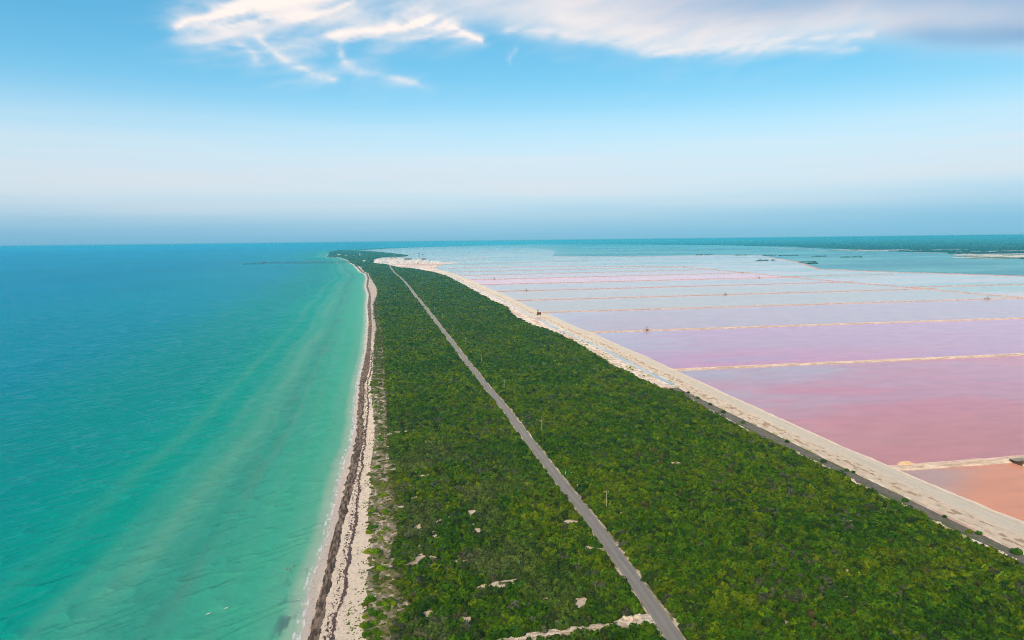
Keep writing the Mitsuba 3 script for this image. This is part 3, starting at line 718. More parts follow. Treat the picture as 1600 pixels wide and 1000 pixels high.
def scrub_color(x, y):
    n = len(x)
    p = 0.56 + 0.55 * (n2(x, y, 34, 301, 4) - 0.5) + 0.22 * (n2(x, y, 7, 302, 2) - 0.5) + RNG.normal(0, 0.10, n)
    t = np.clip((p - 0.30) / 0.44, 0, 0.999) * 3
    i = t.astype(int)
    c = GREENS[i] * (1 - (t - i))[:, None] + GREENS[i + 1] * (t - i)[:, None]
    c = np.where((RNG.random(n) < 0.12)[:, None], GREENS[4], c)
    grey = RNG.random(n) < 0.02 + 0.22 * np.clip((n2(x, y, 22, 303, 3) - 0.60) * 8, 0, 1)
    c = np.where(grey[:, None], GREENS[5] * RNG.uniform(0.7, 1.1, n)[:, None], c)
    brown = RNG.random(n) < 0.003 + 0.08 * np.clip((n2(x, y, 26, 304, 3) - 0.62) * 8, 0, 1)
    c = np.where(brown[:, None], GREENS[6], c)
    dry = 0.55 * np.clip((n2(x, y * 0.55, 13, 305, 3) - 0.50) * 5, 0, 1) * np.clip((70 - x) / 40, 0, 1) * np.clip((480 - y) / 160, 0, 1)
    c = c * (1 - dry[:, None]) + dry[:, None] * np.array([.080, .088, .042])
    dune = np.clip((scrubE(x * 0 + y) + 3 - x) / 4, 0, 1)[:, None] * (y < 3600)[:, None]
    c = c * (1 - 0.6 * dune) + 0.6 * dune * np.array([.075, .078, .016])
    return c * RNG.uniform(0.72, 1.25, n)[:, None]


def jitter_grid(x0, x1, y0, y1, cell):
    gx, gy = np.meshgrid(np.arange(x0, x1, cell), np.arange(y0, y1, cell), indexing='ij')
    gx, gy = gx.ravel(), gy.ravel()
    return gx + RNG.uniform(0, cell, len(gx)), gy + RNG.uniform(0, cell, len(gx))


VC, FC, CC, at = [], [], [], 0
for y0, y1, cell, sub, leaves, nv in ((128, 320, 1.7, 0, 56, 14), (320, 520, 2.0, 0, 40, 10), (520, 1000, 2.8, 0, 19, 8), (1000, 1800, 4.1, 0, 9, 6), (1800, 3600, 5.6, 0, 8, 6)):
    protos = [clump_proto(400 + int(y0) + k, sub, leaves, 0.27 if leaves > 30 else 0.36) for k in range(nv)]
    x, y = jitter_grid(-60, 226, y0, y1, cell)
    ok = (x > sandE(y) + 0.3 + n1(y, 5, 310) * 3) & (x < vegR(y) - 0.6 + n1(y, 5, 311) * 2.5) & ((y > 172) | (x > 90))
    x, y = x[ok], y[ok]
    rad = cell * RNG.lognormal(-0.30, 0.36, len(x))
    rad = np.minimum(rad, cell * 1.7) * np.clip(0.62 + (x - scrubE(y)) / 14, 0.62, 1)
    ok = (np.abs(x - road(y)) > 3.0 + rad * 0.74) & (clearing(x, y) < 0.45 + RNG.normal(0, 0.06, len(x))) & ~((y < 500) & (x > vegR(y) - 2.2))
    x, y, rad = x[ok], y[ok], rad[ok]
    tall = 0.75 + 0.8 * n2(x, y, 17, 312, 3) + 0.25 * np.clip((60 - x) / 60, -1, 0) * 0
    hgt = (0.55 + 0.62 * np.minimum(rad, 2.4) * tall + RNG.uniform(0, 0.6, len(x)))
    edge = np.clip(0.5 + (x - scrubE(y)) / 16, 0.42, 1)
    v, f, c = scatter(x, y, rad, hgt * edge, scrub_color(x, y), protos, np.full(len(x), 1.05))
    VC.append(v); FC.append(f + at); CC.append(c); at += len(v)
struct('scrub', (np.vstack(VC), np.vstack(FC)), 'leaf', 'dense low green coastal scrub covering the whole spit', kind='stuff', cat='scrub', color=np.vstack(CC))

# woods on the headland and along the thin far coast
x, y = jitter_grid(-620, 300, 3500, 10600, 16)
ok = (x > shore(y) + 12) & (x < vegR(y) - 6)
x, y = x[ok], y[ok]
far = np.interp(y, [3500, 5000, 8000], [0.2, 0.9, 1.2])
lone = [clump_proto(500 + k, 0, 4) for k in range(5)]
v1 = scatter(x, y, RNG.uniform(8, 14, len(x)), (2.5 + 5.5 * far) * RNG.uniform(0.6, 1.25, len(x)), scrub_color(x, y) * 0.8, lone, np.full(len(x), 1.0))
struct('headland_wood', v1[:2], 'leaf', 'low wood covering the far headland around the village', kind='stuff', cat='wood', color=v1[2])
y = RNG.uniform(0, 1, 1500) ** 1.7 * 27000 + 10400
x = shore0(y) + RNG.uniform(0.15, 1, 1500) * np.interp(y, [10400, 10900, 13500, 20000, 40000], [60, 150, 120, 280, 780])
v1 = scatter(x, y, RNG.uniform(20, 60, 1500), RNG.uniform(3, 7, 1500), scrub_color(x, y) * 0.8, lone, np.full(1500, 0.8))
struct('far_coast_wood', v1[:2], 'leaf', 'thin far line of trees along the coast near the horizon', kind='stuff', cat='wood', color=v1[2])

# ------------------------------------------------------------------ mainland woods beyond the lagoon
FS = np.array([(2900, 1500), (2933, 2894), (3643, 4134), (3856, 5244), (4318, 6400), (4883, 8197), (5552, 11409), (5563, 15001), (4682, 21188), (12000, 40000)], float)
seg = np.concatenate([[0], np.cumsum(np.linalg.norm(np.diff(FS, axis=0), axis=1))])
s = np.linspace(0, seg[-1], 620)
bx, by = np.interp(s, seg, FS[:, 0]), np.interp(s, seg, FS[:, 1])
bx = bx + 260 * n1(s, 900, 320) + 60 * n1(s, 150, 321)
inl = np.concatenate([[0, 40, 90], np.geomspace(150, 70000, 60)])
dirx, diry = 0.93, 0.36
X, Y = bx[:, None] + inl[None] * dirx, by[:, None] + inl[None] * diry
flat = np.array([0.2, 0.9, 0.9] + [0.9] * 60)
v, f = loft(X, Y, np.broadcast_to(flat[None], X.shape))
struct('mainland', (v, f), 'woodland_soil', 'low mainland beyond the lagoon on the right', cat='mainland')
FLATS = [(3978, 5379, 420, 190), (4210, 5086, 500, 150), (4300, 4359, 420, 130), (4500, 4295, 400, 120), (3560, 3680, 300, 190), (3161, 3180, 260, 210), (3810, 4364, 260, 80), (4330, 6900, 260, 200), (3380, 3380, 260, 200), (3300, 3000, 380, 160), (4050, 5700, 200, 120), (4700, 7900, 260, 160)]


def on_flat(x, y, grow=1.0):
    o = np.zeros(np.shape(x), bool)
    for a, b, c, d in FLATS:
        o |= (((x - a) / (c * grow)) ** 2 + ((y - b) / (d * grow)) ** 2 + 1.1 * (n2(x, y, 110, 330, 3) - 0.5)) < 1
    return o


x, y = jitter_grid(2700, 9500, 1800, 16000, 78)
bxy = np.interp(y, by, bx)
ok = (x > bxy + 25) & ~on_flat(x, y) & (x < bxy + 3600)
x, y = x[ok], y[ok]
v1 = scatter(x, y, RNG.uniform(38, 70, len(x)), RNG.uniform(4, 9, len(x)), scrub_color(x * 0.05, y * 0.05) * 0.28, lone, np.full(len(x), 0.6))
struct('mangrove_wood', v1[:2], 'leaf', 'dark mangrove wood along the far lagoon shore on the right', kind='stuff', cat='wood', color=v1[2])
cz = 5.5 + 7 * (n2(X, Y, 240, 331, 3) - 0.5) + np.array([0] * 63)[None]
sel = inl[None] > 2600
v, f = loft(X, Y, np.where(inl[None] > 1800, cz, -1.0), np.broadcast_to(inl[None] > 1700, X.shape))
matte('canopy', lambda p, n, uv: mix((.012, .040, .010), (.032, .062, .014), smoothstep(0.3, 0.7, fbm(p.x / 260, p.y / 260))), spec=0.01)
struct('far_woodland', compact(v, f), 'canopy', 'flat dark woodland that reaches the horizon on the right', kind='stuff', cat='wood')
for i, (a, b, c, d) in enumerate(FLATS):
    an = np.linspace(0, 2 * np.pi, 60, endpoint=False)
    k = 1 + 0.25 * n1(an * 10, 6, 340 + i) * 2
    struct('salt_flat', sheet(np.stack([a + c * 1.1 * k * np.cos(an), b + d * 1.1 * k * np.sin(an)], 1), 1.1 + 0.02 * i), 'flat_ground', 'pale bare salt flats in the woods of the far lagoon shore', cat='salt flat')

# ------------------------------------------------------------------ things along the coast
struct('salt_yard', sheet([(205, 2585), (250, 2700), (236, 3000), (270, 3350), (330, 3560), (420, 3700), (372, 3830), (325, 4050), (290, 4300), (270, 4600), (150, 5060), (20, 5080), (-13, 4880), (-20, 4395), (-12, 3935), (42, 3725), (69, 3462), (94, 3222), (148, 3075)], 1.15), 'salt_ground', 'pale pinkish yard round the salt heaps at the end of the road', cat='yard')


def heap(cx, cy, lx, ly, h, seed, flat, label):
    n = 40
    g = np.linspace(-1, 1, n)
    a, b = np.meshgrid(g, g, indexing='ij')
    r = np.sqrt(a * a + b * b)
    z = np.clip(1.0 - r, 0, flat) / flat
    z = z * (0.8 + 0.4 * n2(a * 10, b * 10, 4.0, seed))
    v = np.stack([cx + a.ravel() * lx, cy + b.ravel() * ly, 1.0 + h * z.ravel()], 1)
    tag(put('salt_heap', (v, grid_faces(n, n)[:, ::-1] if False else grid_faces(n, n)), 'salt', True), label, 'salt heap')


heap(22, 3900, 44, 60, 16, 1, 0.42, 'long flat topped white salt heap left of the road end')
heap(100, 3990, 26, 40, 15, 2, 0.9, 'white pointed salt heap first to the right of the flat topped one')
heap(138, 4010, 28, 40, 19, 3, 0.95, 'tallest white salt heap in the middle of the yard')
heap(182, 4000, 27, 40, 16, 4, 0.9, 'white salt heap just right of the tallest heap')
heap(222, 3990, 24, 36, 17, 5, 0.95, 'white salt heap fourth of the pointed heaps from the left')
heap(262, 3960, 27, 40, 13, 6, 0.9, 'white salt heap fifth of the pointed heaps from the left')
heap(310, 3930, 34, 40, 8, 7, 0.9, 'low white salt heap at the right end of the yard')


def building(name, x, y, rz, w, d, h, rh, wall, roof, label, cat, doors=1):
    t = thing(name, label, cat)
    P = lambda m: moved(m, x, y, 1.1, rz)
    put('wall', P(box(-w / 2, w / 2, -d / 2, d / 2, 0, h)), wall, parent=t)
    e = 0.5
    r = trimesh.Trimesh([[-w / 2 - e, -d / 2 - e, h + .003], [w / 2 + e, -d / 2 - e, h + .003], [w / 2 + e, d / 2 + e, h + .003], [-w / 2 - e, d / 2 + e, h + .003], [-w / 2 - e, 0, h + rh], [w / 2 + e, 0, h + rh]],
                        [[0, 1, 5], [0, 5, 4], [2, 3, 4], [2, 4, 5], [0, 4, 3], [1, 2, 5], [0, 3, 2], [0, 2, 1]])
    put('roof', P(r), roof, parent=t)
    put('door', P(box(-0.08 * w, 0.08 * w, -d / 2 - .08, -d / 2 - .003, 0, min(0.75 * h, 4))), 'dark_wood', parent=t)
    for q in (-0.3, 0.3):
        put('window', P(box(q * w - .09 * w, q * w + .09 * w, -d / 2 - .08, -d / 2 - .003, .45 * h, .75 * h)), 'window_dark', parent=t)
    return t


building('village_house', -314, 6380, 0.1, 20, 14, 8, 4, 'white_paint', 'white_paint', 'white house near the tip of the far headland', 'house')
building('village_house', -241, 6040, -0.2, 16, 14, 7, 4, 'white_paint', 'roof_tile', 'white house with a dull roof by the headland beach, right of the tip', 'house')
building('village_house', -72, 4270, 0.3, 12, 9, 6, 3, 'white_paint', 'white_paint', 'small white house in the wood left of the salt heaps', 'house')
building('village_house', -182, 5990, 0.2, 14, 10, 6, 3, 'concrete', 'roof_tile', 'grey house in the wood between beach and lighthouse', 'house')
building('storage_shed', 185, 4460, 0.05, 44, 18, 9, 4, 'steel', 'loader_paint', 'long dark shed behind the salt heaps', 'shed')
building('storage_shed', 275, 4400, -0.05, 26, 14, 8, 4, 'steel', 'loader_paint', 'smaller dark shed right of the long one behind the heaps', 'shed')
building('storage_shed', 110, 5000, 0.0, 46, 16, 8, 3, 'concrete', 'steel', 'grey shed in the yard far behind the salt heaps', 'shed')
for x, y, h, lab in ((317, 5600, 26, 'tall dark conveyor tower beyond the salt yard'), (343, 5590, 19, 'shorter dark conveyor tower right of the tall one')):
    t = thing('conveyor_tower', lab, 'tower')
    for sx in (-4, 4):
        for sy in (-4, 4):
            put('leg', cyl((x + sx, y + sy, 1), (x + sx * .6, y + sy * .6, h), .8, n=6), 'steel', parent=t)
    put('cabin', box(x - 5, x + 5, y - 5, y + 5, h * .62, h), 'loader_paint', parent=t)
    put('roof', trimesh.Trimesh([[x - 6, y - 6, h + .01], [x + 6, y - 6, h + .01], [x + 6, y + 6, h + .01], [x - 6, y + 6, h + .01], [x, y, h + 3]], [[0, 1, 4], [1, 2, 4], [2, 3, 4], [3, 0, 4], [0, 3, 2], [0, 2, 1]]), 'steel', parent=t)
# wheel loader at the foot of the heaps
t = thing('wheel_loader', 'dark wheel loader standing in front of the salt heaps', 'loader')
lx, ly = 205, 3735
put('body', joined([box(lx - 4, lx + 3, ly - 1.6, ly + 1.6, 2.2, 4.0), box(lx - 4, lx - 1.2, ly - 1.4, ly + 1.4, 4.003, 4.7)]), 'loader_paint', parent=t)
put('cab', box(lx - .8, lx + 1.4, ly - 1.2, ly + 1.2, 4.003, 6.4), 'window_dark', parent=t)
put('arm', joined([cyl((lx + 2.6, ly - 1, 3.4), (lx + 5.6, ly - 1, 2.2), .25, n=6), cyl((lx + 2.6, ly + 1, 3.4), (lx + 5.6, ly + 1, 2.2), .25, n=6)]), 'loader_paint', parent=t)
put('bucket', box(lx + 5.5, lx + 7.2, ly - 1.8, ly + 1.8, 1.3, 3.0), 'steel', parent=t)
for wx in (-2.6, 1.9):
    for wy in (-1.75, 1.75):
        put('wheel', cyl((lx + wx, ly + wy - .4, 2.2), (lx + wx, ly + wy + .4, 2.2), 1.1, n=16), 'swim_dark', parent=t)
# lighthouse
t = thing('lighthouse', 'slim white lighthouse rising from the wood of the headland', 'lighthouse')
x, y = -132, 6050
put('tower', cyl((x, y, 1), (x, y, 23), 4.2, 2.6, 20), 'white_paint', 30, parent=t)
put('gallery', joined([cyl((x, y, 23.003), (x, y, 23.7), 3.7, 3.7, 20)]), 'concrete', 30, parent=t)
put('lantern', cyl((x, y, 23.703), (x, y, 26.2), 1.9, 1.9, 12), 'window_dark', 30, parent=t)
put('dome', cyl((x, y, 26.203), (x, y, 28.4), 2.2, 0.3, 12), 'white_paint', 30, parent=t)
put('door', box(x - .7, x + .7, y - 4.5, y - 3.8, 1, 3.6), 'dark_wood', parent=t)

# the long jetty and its loading head
t = thing('jetty', 'long thin loading jetty on piles reaching far out from the headland', 'jetty')
A, B = np.array([-138.0, 4105]), np.array([-600.0, 4215])
d = (B - A) / np.linalg.norm(B - A)
nn = np.array([-d[1], d[0]])
L = np.linalg.norm(B - A)
ang = math.atan2(d[1], d[0])
put('deck', moved(box(0, L, -3, 3, 4.6, 6.0), A[0], A[1], 0, ang), 'dark_wood', parent=t)
put('conveyor', moved(joined([box(0, L, .3, 2.3, 6.8, 8.8)] + [box(k, k + .5, .6, 1.8, 6.003, 6.797) for k in np.arange(2, L, 12)]), A[0], A[1], 0, ang), 'loader_paint', parent=t)
for k in np.arange(8, L, 16):
    for q in (-1.8, 1.8):
        c = A + d * k + nn * q
        put('pile', cyl((c[0], c[1], -2.45), (c[0], c[1], 4.597), .45, n=6), 'dark_wood', parent=t)
t = thing('loading_platform', 'dark loading platform at the seaward end of the jetty', 'platform')
C = np.array([-606.0, 4180])
D2 = np.array([-694.0, 4062])
d = (D2 - C) / np.linalg.norm(D2 - C)
L = np.linalg.norm(D2 - C)
ang = math.atan2(d[1], d[0])
nn = np.array([-d[1], d[0]])
put('deck', moved(box(-8, L, -5, 5, 4.4, 6.0), C[0], C[1], 0, ang), 'dark_wood', parent=t)
for k in np.arange(0, L, 14):
    for q in (-4, 4):
        c = C + d * k + nn * q
        put('pile', cyl((c[0], c[1], -2.45), (c[0], c[1], 4.397), .8, n=6), 'dark_wood', parent=t)
put('cabin', moved(box(-6, 8, -4, 4, 6.003, 13), C[0], C[1], 0, ang), 'loader_paint', parent=t)
put('roof', moved(box(-7, 9, -4.6, 4.6, 13.003, 13.6), C[0], C[1], 0, ang), 'steel', parent=t)
put('boom', moved(cyl((20, 0, 6), (52, 0, 15), .9, n=6), C[0], C[1], 0, ang), 'steel', parent=t)

# ------------------------------------------------------------------ sluices on the dividing dikes
SL = [(305, 299, 'weathered timber sluice on the nearest cross dike at the right edge'), (318, 836, 'small rusty sluice hut on the cross dike before the lavender pond'), (667, 1328, 'small sluice on the fifth cross dike, middle distance'),
      (322, 1578, 'small dark sluice near the left end of the sixth cross dike'), (1039, 1097, 'small dark red sluice at the far right end of the fourth cross dike'), (331, 2082, 'tiny sluice near the left end of the eighth cross dike, by the pink strip'),
      (1143, 2160, 'tiny sluice at the right end of the eighth cross dike'), (1034, 1860, 'tiny sluice on the right part of the seventh cross dike'), (1181, 2700, 'tiny dark sluice hut at the far corner of the pond row')]
for i, (x, y, lab) in enumerate(SL):
    t = thing('sluice_gate', lab, 'sluice')
    k = 1.0 if i == 0 else 1.25
    yy = y - 3.2
    rz = 0.0
    P = lambda m: moved(m, x, yy, 1.0, rz)
    if i == 0:
        for q in (-3.1, 3.1):
            put('wing_wall', P(box(q - .35, q + .35, -4.2, 2.6, -.6, 1.6)), 'dark_wood', parent=t)
        put('deck', P(joined([box(-4.4 + j * .55, -4.4 + j * .55 + .48, -2.2, 1.6, 1.603, 1.85) for j in range(16)])), 'grey_wood', parent=t)
        put('gate', P(box(-.9, .9, -2.6, -2.25, -.5, 1.55)), 'rust', parent=t)
        put('silt', P(joined([box(-2.7, 2.7, -5.2, -2.65, -.5, -.02)])), 'crust', parent=t)
        put('spindle', P(joined([cyl((0, -1.2, 1.85), (0, -1.2, 3.0), .08, n=6), cyl((-.5, -1.2, 2.9), (.5, -1.2, 2.9), .06, n=6)])), 'steel', parent=t)
    else:
        for q in (-2.6, 2.6):
            put('wing_wall', P(box(q - .9, q + .9, -3.2, 2.4, -.6, 2.3)), 'concrete', parent=t)
        put('deck', P(box(-3.8, 3.8, -1.6, 2.6, 2.303, 2.7)), 'concrete', parent=t)
        put('gate', P(box(-1.65, 1.65, -1.3, -.9, -.5, 2.25)), 'rust', parent=t)
        put('hoist_frame', P(joined([cyl((-1.2, 0, 2.703), (-1.2, 0, 4.6), .16, n=6), cyl((1.2, 0, 2.703), (1.2, 0, 4.6), .16, n=6), box(-1.5, 1.5, -.2, .2, 4.603, 5.0)])), 'rust', parent=t)
# pump house by the canal pool
t = thing('pump_house', 'tall dark brown pump house with a chimney pipe beside the canal pool', 'pump house')
x, y = 232.5, 1046
put('wall', box(x - 2.6, x + 2.6, y - 2, y + 2, 2.2, 5.2), 'dark_wood', parent=t)
put('roof', trimesh.Trimesh(np.array([[-3, -2.4, 5.203], [3, -2.4, 5.203], [3, 2.4, 5.203], [-3, 2.4, 5.203], [-3, 0, 6.4], [3, 0, 6.4]]) + [x, y, 0], [[0, 1, 5], [0, 5, 4], [2, 3, 4], [2, 4, 5], [0, 4, 3], [1, 2, 5], [0, 3, 2], [0, 2, 1]]), 'rust', parent=t)
put('pipe', joined([cyl((x - 1.6, y, 5.6), (x - 1.6, y, 9.0), .7, .6, 10), cyl((x - 1.6, y, 9.003), (x - 1.6, y, 9.5), .85, .85, 10)]), 'dark_wood', parent=t)
put('door', box(x - .5, x + .6, y - 2.1, y - 2.003, 2.2, 4.3), 'rust', parent=t)
put('intake', joined([cyl((x - 2.4, y - .6, 2.9), (x - 7.4, y - .6, .9), .35, n=8)]), 'rust', parent=t)

# ------------------------------------------------------------------ utility poles along the road
PO = [(89.6, 278), (90.3, 401), (89.8, 524.4), (90.3, 646.9), (90.4, 764), (89.3, 890), (88.3, 1026), (87.2, 1142), (86.9, 1260), (84.3, 1373)]
for i, (x, y) in enumerate(PO):
    t = thing('utility_pole', f'{["nearest", "second", "third", "fourth", "fifth", "sixth", "seventh", "eighth", "ninth", "tenth"][i]} pale concrete utility pole from the front in the scrub right of the road', 'utility pole', None)
    put('pole', cyl((x, y, 0.8), (x, y, 9.2), .21, .13, 8), 'pole_concrete', 30, parent=t)
    put('crossarm', box(x - .8, x + .8, y - .06, y + .06, 8.5, 8.62), 'pole_concrete', parent=t)
    for q in (-.7, .0, .7):
        put('insulator', cyl((x + q, y, 8.623 if q else 9.203), (x + q, y, 9.0 if q else 9.5), .07, .05, 6), 'white_paint', parent=t)
for x, y, b, h, lab in ((83.8, 322.5, 'white_paint', 2.3, 'short white marker post on the right verge of the road'), (86.2, 321.3, 'yellow_paint', 2.2, 'short yellowish marker post beside the white one'), (84.2, 303, 'pole_concrete', 2.6, 'leaning pale post at the right verge, nearest of three')):
    t = thing('marker_post', lab, 'post')
    put('post', cyl((x, y, 1), (x + .15, y, 1 + h), .17, .15, 8), b, 30, parent=t)
    put('cap', cyl((x + .15, y, 1.003 + h), (x + .15, y, 1.2 + h), .2, .2, 8), 'pale_rock', parent=t)

# ------------------------------------------------------------------ rocks
def rock(r, seed):
    m = trimesh.creation.icosphere(2)
    m.vertices *= (0.7 + 0.6 * meshkit.fbm(m.vertices * 1.3 + seed * 7.7, 3, seed))[:, None] * np.array([1, .85, .7]) * r
    return m


for k in range(26):
    a, q = RNG.uniform(0, 2 * np.pi), RNG.uniform(0, 1) ** 0.7
    x, y = 69.6 + 3.6 * q * math.cos(a), 193.6 + 1.7 * q * math.sin(a)
    dark = x < 68.3 and y > 193.6 and k % 2 == 0
    r = RNG.uniform(.25, .75)
    tag(put('boulder', moved(rock(r, 600 + k), x, y, 1.36 + r * .35, a), 'dark_rock' if dark else 'pale_rock', 40),
        'dark rock heaped at the mouth of the sand track by the road' if dark else 'pale limestone rock heaped at the mouth of the sand track by the road', 'rock', 'dark rocks at the track mouth' if dark else 'pale rocks at the track mouth')
ms = []
for k in range(420):
    y = RNG.uniform(196, 345)
    dens = n1(np.array([y]), 8, 350)[0]
    if dens < -0.02:
        continue
    x = vegR(y) - 0.3 + RNG.normal(0, .6)
    ms.append(moved(rock(RNG.uniform(.15, .5), 700 + k % 12), x, y, 1.2, RNG.uniform(0, 6)))
struct('rubble', joined(ms), 'pale_rock', 'line of pale rubble between the scrub and the muddy ditch', kind='stuff', cat='rubble')

# ------------------------------------------------------------------ single shrubs and grass on the sand
def shrub(name, x, y, r, h, seed, label, cat, group, tint=1.0, col=None, z=1.1):
    t = thing(name, label, cat, group)
    v, f, k = clump_proto(seed, 1, 70)
    c = (GREENS[RNG.integers(0, 4)] if col is None else np.array(col)) * RNG.uniform(.9, 1.4) * tint
    put('crown', (v * [r, r, h] + [x, y, z + .1], f), 'leaf', parent=t, color=c[None] * k[:, None])
    put('stem', joined([cyl((x, y, z - .3), (x + .3 * r * math.cos(q), y + .3 * r * math.sin(q), z + .45 * h), .07, .03, 5) for q in (0.3, 2.4, 4.4)]), 'bark', parent=t)


def nth(k):
    w = ['nearest', 'second nearest', 'third nearest', 'fourth nearest', 'fifth nearest', 'sixth nearest', 'seventh nearest', 'eighth nearest', 'ninth nearest', 'tenth nearest']
    return w[k] if k < 10 else f'{k + 1}th nearest'


HUES = [('dark green', GREENS[1]), ('bright green', GREENS[2] * 1.15), ('yellowish green', GREENS[3] * 1.2)]


def shrub_row(name, spots, where, group):
    """Single shrubs, each labelled by its colour, size and its place among those like it, counted from the front."""
    seen = {}
    for k, (x, y, r, hue, spot) in enumerate(sorted(spots, key=lambda q: q[1])):
        size = 'small' if r < .8 else 'medium' if r < 1.15 else 'large'
        kind = (hue, size, spot)
        seen[kind] = seen.get(kind, -1) + 1
        shrub(name, x, y, r, r * RNG.uniform(.55, .85), 800 + k % 10, f'{size} {HUES[hue][0]} shrub {spot} {where}, {nth(seen[kind])} such', 'shrub', group, col=HUES[hue][1])


spots = []
while len(spots) < 90:
    y = 196 * (800 / 196) ** (RNG.uniform() ** 1.3)
    w0, w1 = float(sandE(y)), float(scrubE(y))
    u = RNG.uniform(-0.05, 0.75)
    x = w0 + (w1 - w0) * u
    if n2(np.array([x]), np.array([y]), 7.0, 360)[0] < 0.46:
        continue
    spots.append((x, y, RNG.uniform(.6, 1.9), int(RNG.integers(0, 3)), 'at the sand edge' if u < 0.2 else 'in the middle' if u < 0.5 else 'on the inland side'))
shrub_row('dune_shrub', spots, 'of the dune strip', 'shrubs on the dune strip')
for k, (x, y, r) in enumerate(sorted([(216.6, 209, 1.9), (217.2, 226, 1.2), (214.8, 228, 1.3), (217.8, 300, 1.0), (216.5, 303, 1.2), (214.2, 318, 1.5), (216, 354, 1.3), (217.9, 486, 1.3), (216, 447, 1.4), (215, 262, 1.4), (217.4, 243, 0.9), (213.6, 398, 1.4), (214.5, 425, 1.6), (216.6, 468, 1.5)], key=lambda q: q[1])):
    shrub('ditch_shrub', x, y, r, r * .8, 820 + k, f'dark green shrub in the muddy ditch beside the dike, {nth(k)} to the viewer', 'shrub', 'shrubs in the ditch', .8, z=.8)
spots = []
while len(spots) < 40:
    y = 530 + 330 * RNG.uniform()
    u = RNG.uniform()
    x = float(vegR(y)) + 1 + u * (float(canalL(y)) - 1.8 - float(vegR(y)))
    spots.append((x, y, RNG.uniform(.4, 1.2), int(RNG.integers(0, 3)), 'beside the scrub' if u < 0.5 else 'beside the canal'))
shrub_row('bank_shrub', spots, 'on the pale sand bank', 'shrubs on the sand bank')

# grass tufts: on the beach and among the dune shrubs
tuft = [clump_proto(900 + k, 0, 5) for k in range(5)]
n = 5200
y = 186 * (1100 / 186) ** RNG.uniform(0, 1, n)
u = RNG.uniform(-0.62, 1.0, n)
w0, w1 = sandE(y), scrubE(y)
x = np.where(u < 0, w0 + u * (w0 - wrackC(y)) * 1.05, w0 + u * (w1 - w0))
den = n2(x, y, 4.2, 361, 3)
ok = np.where(u < 0, den > 0.56 - 0.12 * np.clip((250 - y) / 60, 0, 1) + 0.06 * np.clip(-u * 1.2, 0, 1), den > 0.40)
x, y, u = x[ok], y[ok], u[ok]
rad = np.where(u < 0, RNG.uniform(.14, .42, len(x)), RNG.uniform(.35, .95, len(x)))
col = np.array([(.11, .15, .02), (.16, .17, .06), (.20, .17, .10), (.06, .09, .015)])[RNG.integers(0, 4, len(x))]
col = np.where((u < 0)[:, None], np.array([(.10, .16, .02), (.06, .09, .02)])[RNG.integers(0, 2, len(x))], col * 0.9)
z = np.where(u < 0, beach_z(x, y) - .02, 1.2)
v1 = scatter(x, y, rad, rad * RNG.uniform(.35, .8, len(x)), col, tuft, z)
struct('beach_grass', v1[:2], 'leaf', 'tufts of beach grass and creeper on the upper sand and dune strip', kind='stuff', cat='grass', color=v1[2])

# mangrove islets in the lagoon
for k, (x, y, L, W) in enumerate([(2175, 4640, 60, 16), (2494, 4134, 60, 16), (2527, 3857, 46, 14), (2555, 3612, 60, 18), (2440, 4260, 40, 12), (1895, 2985, 40, 12), (2330, 4420, 40, 12), (1870, 3300, 50, 8), (1800, 2800, 24, 7)]):
    t = thing('mangrove_islet', ['first from the left of the dark mangrove islets along the far lagoon line', 'longest dark mangrove islet in the right part of the lagoon', 'dark mangrove islet just right of the longest one', 'rightmost dark mangrove islet standing out in the lagoon', 'small dark islet between the longest islet and its left neighbour',
                                 'dark scrubby islet at the bend of the pale lagoon dike', 'second islet from the left along the far lagoon line', 'long dark thicket on the end of the pale lagoon dike', 'tiny dark thicket on the near bend of the lagoon dike'][k], 'islet')
    n = 26
    xx, yy = x + RNG.uniform(-L, L, n), y + RNG.uniform(-W, W, n)
    v1 = scatter(xx, yy, RNG.uniform(5, 9, n), RNG.uniform(3, 7, n), scrub_color(xx, yy) * .6, lone, np.full(n, .5))
    put('crown', v1[:2], 'leaf', parent=t, color=v1[2])
    m = trimesh.creation.icosphere(2)
    m.vertices *= [L + 8, W + 6, 1.0]
    m.apply_translation([x, y, .3])
    put('mud_bank', m, 'ditch_mud', 30, parent=t)

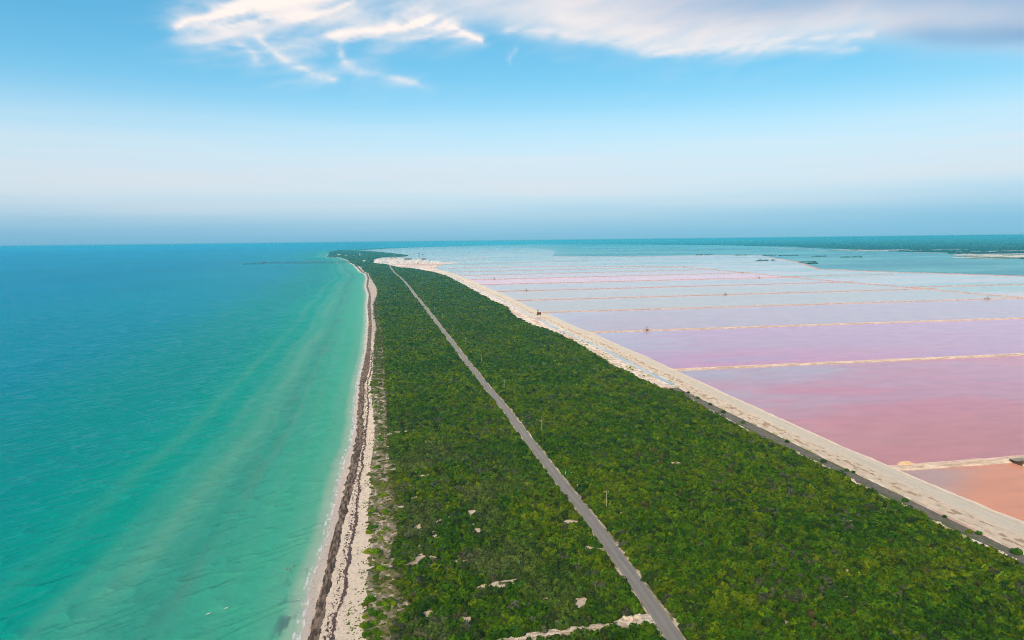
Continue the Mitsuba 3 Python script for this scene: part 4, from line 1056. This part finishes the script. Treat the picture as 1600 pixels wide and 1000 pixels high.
# ------------------------------------------------------------------ bathers
def person(name, x, y, z, rz, label, suit, hgt, arm, lean, long_hair):
    s = hgt / 1.72
    J = {}
    def bone(a, b, ra, rb):
        A = m3.Manifold.sphere(ra, 14).translate(a)
        B = m3.Manifold.sphere(rb, 14).translate(b)
        return m3.Manifold.batch_hull([A, B])
    bs = [bone((-.09, 0, .95), (.09, 0, .95), .12, .12), bone((0, 0, .98), (0, lean * .4, 1.22), .135, .13), bone((-.12, lean * .5, 1.32), (.12, lean * .5, 1.32), .105, .105), bone((0, lean * .4, 1.2), (0, lean * .5, 1.34), .14, .12),
          bone((0, lean * .5, 1.36), (0, lean * .7, 1.52), .058, .055), bone((0, lean * .7 + .01, 1.60), (0, lean * .7 + .025, 1.55), .092, .07), bone((0, lean * .7 + .09, 1.575), (0, lean * .7 + .105, 1.56), .016, .018)]
    for q in (-1, 1):
        bs.append(bone((q * .085, lean * .7 + .0, 1.585), (q * .098, lean * .7 - .005, 1.575), .018, .02))
        bs += [bone((q * .1, 0, .92), (q * .11, .02, .50), .088, .058), bone((q * .11, .02, .50), (q * .115, -.01, .09), .055, .037), bone((q * .115, -.02, .05), (q * .13, .14, .03), .04, .03)]
        sh = np.array([q * .17, lean * .5, 1.36])
        el = sh + (np.array([q * .10, .06, -.27]) if arm != q else np.array([q * .20, .14, -.02]))
        wr = el + (np.array([q * .05, .16, -.16]) if arm != q else np.array([q * .06, .10, .23]))
        bs += [bone(sh, el, .05, .04), bone(el, wr, .038, .027)]
        d = (wr - el) / np.linalg.norm(wr - el)
        e = np.cross(d, [0, 1, 0.3]); e /= np.linalg.norm(e)
        pm = wr + d * .07
        bs.append(bone(wr + d * .01, pm, .026, .03))
        for j, (o, ln) in enumerate(((-.026, .06), (-.009, .072), (.009, .068), (.025, .052))):
            a0 = pm + e * o + d * .01
            bd = np.cross(e, d)
            a1 = a0 + d * ln * .6 + bd * .008
            bs += [bone(a0, a1, .0095, .0085), bone(a1, a1 + d * ln * .4 + bd * .014, .0085, .007)]
        th = wr + d * .03 - e * .022 * q
        bs.append(bone(th, th + d * .04 - e * .03 * q, .011, .009))
    man = m3.Manifold.batch_boolean(bs, m3.OpType.Add).refine_to_length(.045).to_mesh()
    m = trimesh.Trimesh(man.vert_properties[:, :3], man.tri_verts)
    trimesh.smoothing.filter_taubin(m, iterations=6)
    def P(mm):
        mm = mm.copy()
        mm.vertices *= s
        return moved(mm, x, y, z, rz)
    t = thing(name, label, 'person')
    put('body', P(m), 'skin', True, parent=t)
    hc = np.array([0, lean * .7 - .012, 1.625])
    hb = [m3.Manifold.sphere(.098, 20).translate(hc)]
    if long_hair:
        hb.append(bone(hc + [0, -.03, -.02], hc + [0, -.07, -.24], .085, .05))
    hm = m3.Manifold.batch_boolean(hb, m3.OpType.Add)
    hm = hm - m3.Manifold.cube([.3, .3, .3], True).translate(hc + np.array([0, .19, -.13]))
    hm = hm.to_mesh()
    put('hair', P(trimesh.Trimesh(hm.vert_properties[:, :3], hm.tri_verts)), 'hair', 30, parent=t)
    sb = [bone((-.095, 0, .945), (.095, 0, .945), .132, .132)] + [bone((q * .1, 0, .92), (q * .105, .01, .76), .105, .095) for q in (-1, 1)]
    if long_hair:
        sb = sb[:1] + [bone((-.075, lean * .5 + .035, 1.25), (.075, lean * .5 + .035, 1.25), .112, .112)]
    sm = m3.Manifold.batch_boolean(sb, m3.OpType.Add).to_mesh()
    put('swimwear', P(trimesh.Trimesh(sm.vert_properties[:, :3], sm.tri_verts)), suit, 30, parent=t)


person('person', -33.5, 250.0, -1.0, 2.2, 'bather in dark shorts standing waist deep in the green water, leftmost of three', 'swim_dark', 1.78, 0, .06, False)
person('person', -32.3, 249.3, -1.0, -1.9, 'bather in dark red swimwear standing beside the leftmost bather in the sea', 'swim_red', 1.65, 0, .02, True)
person('person', -31.4, 252.0, -0.95, -2.6, 'bather with one arm raised, a little apart and nearest the beach', 'swim_dark', 1.72, 1, .04, False)
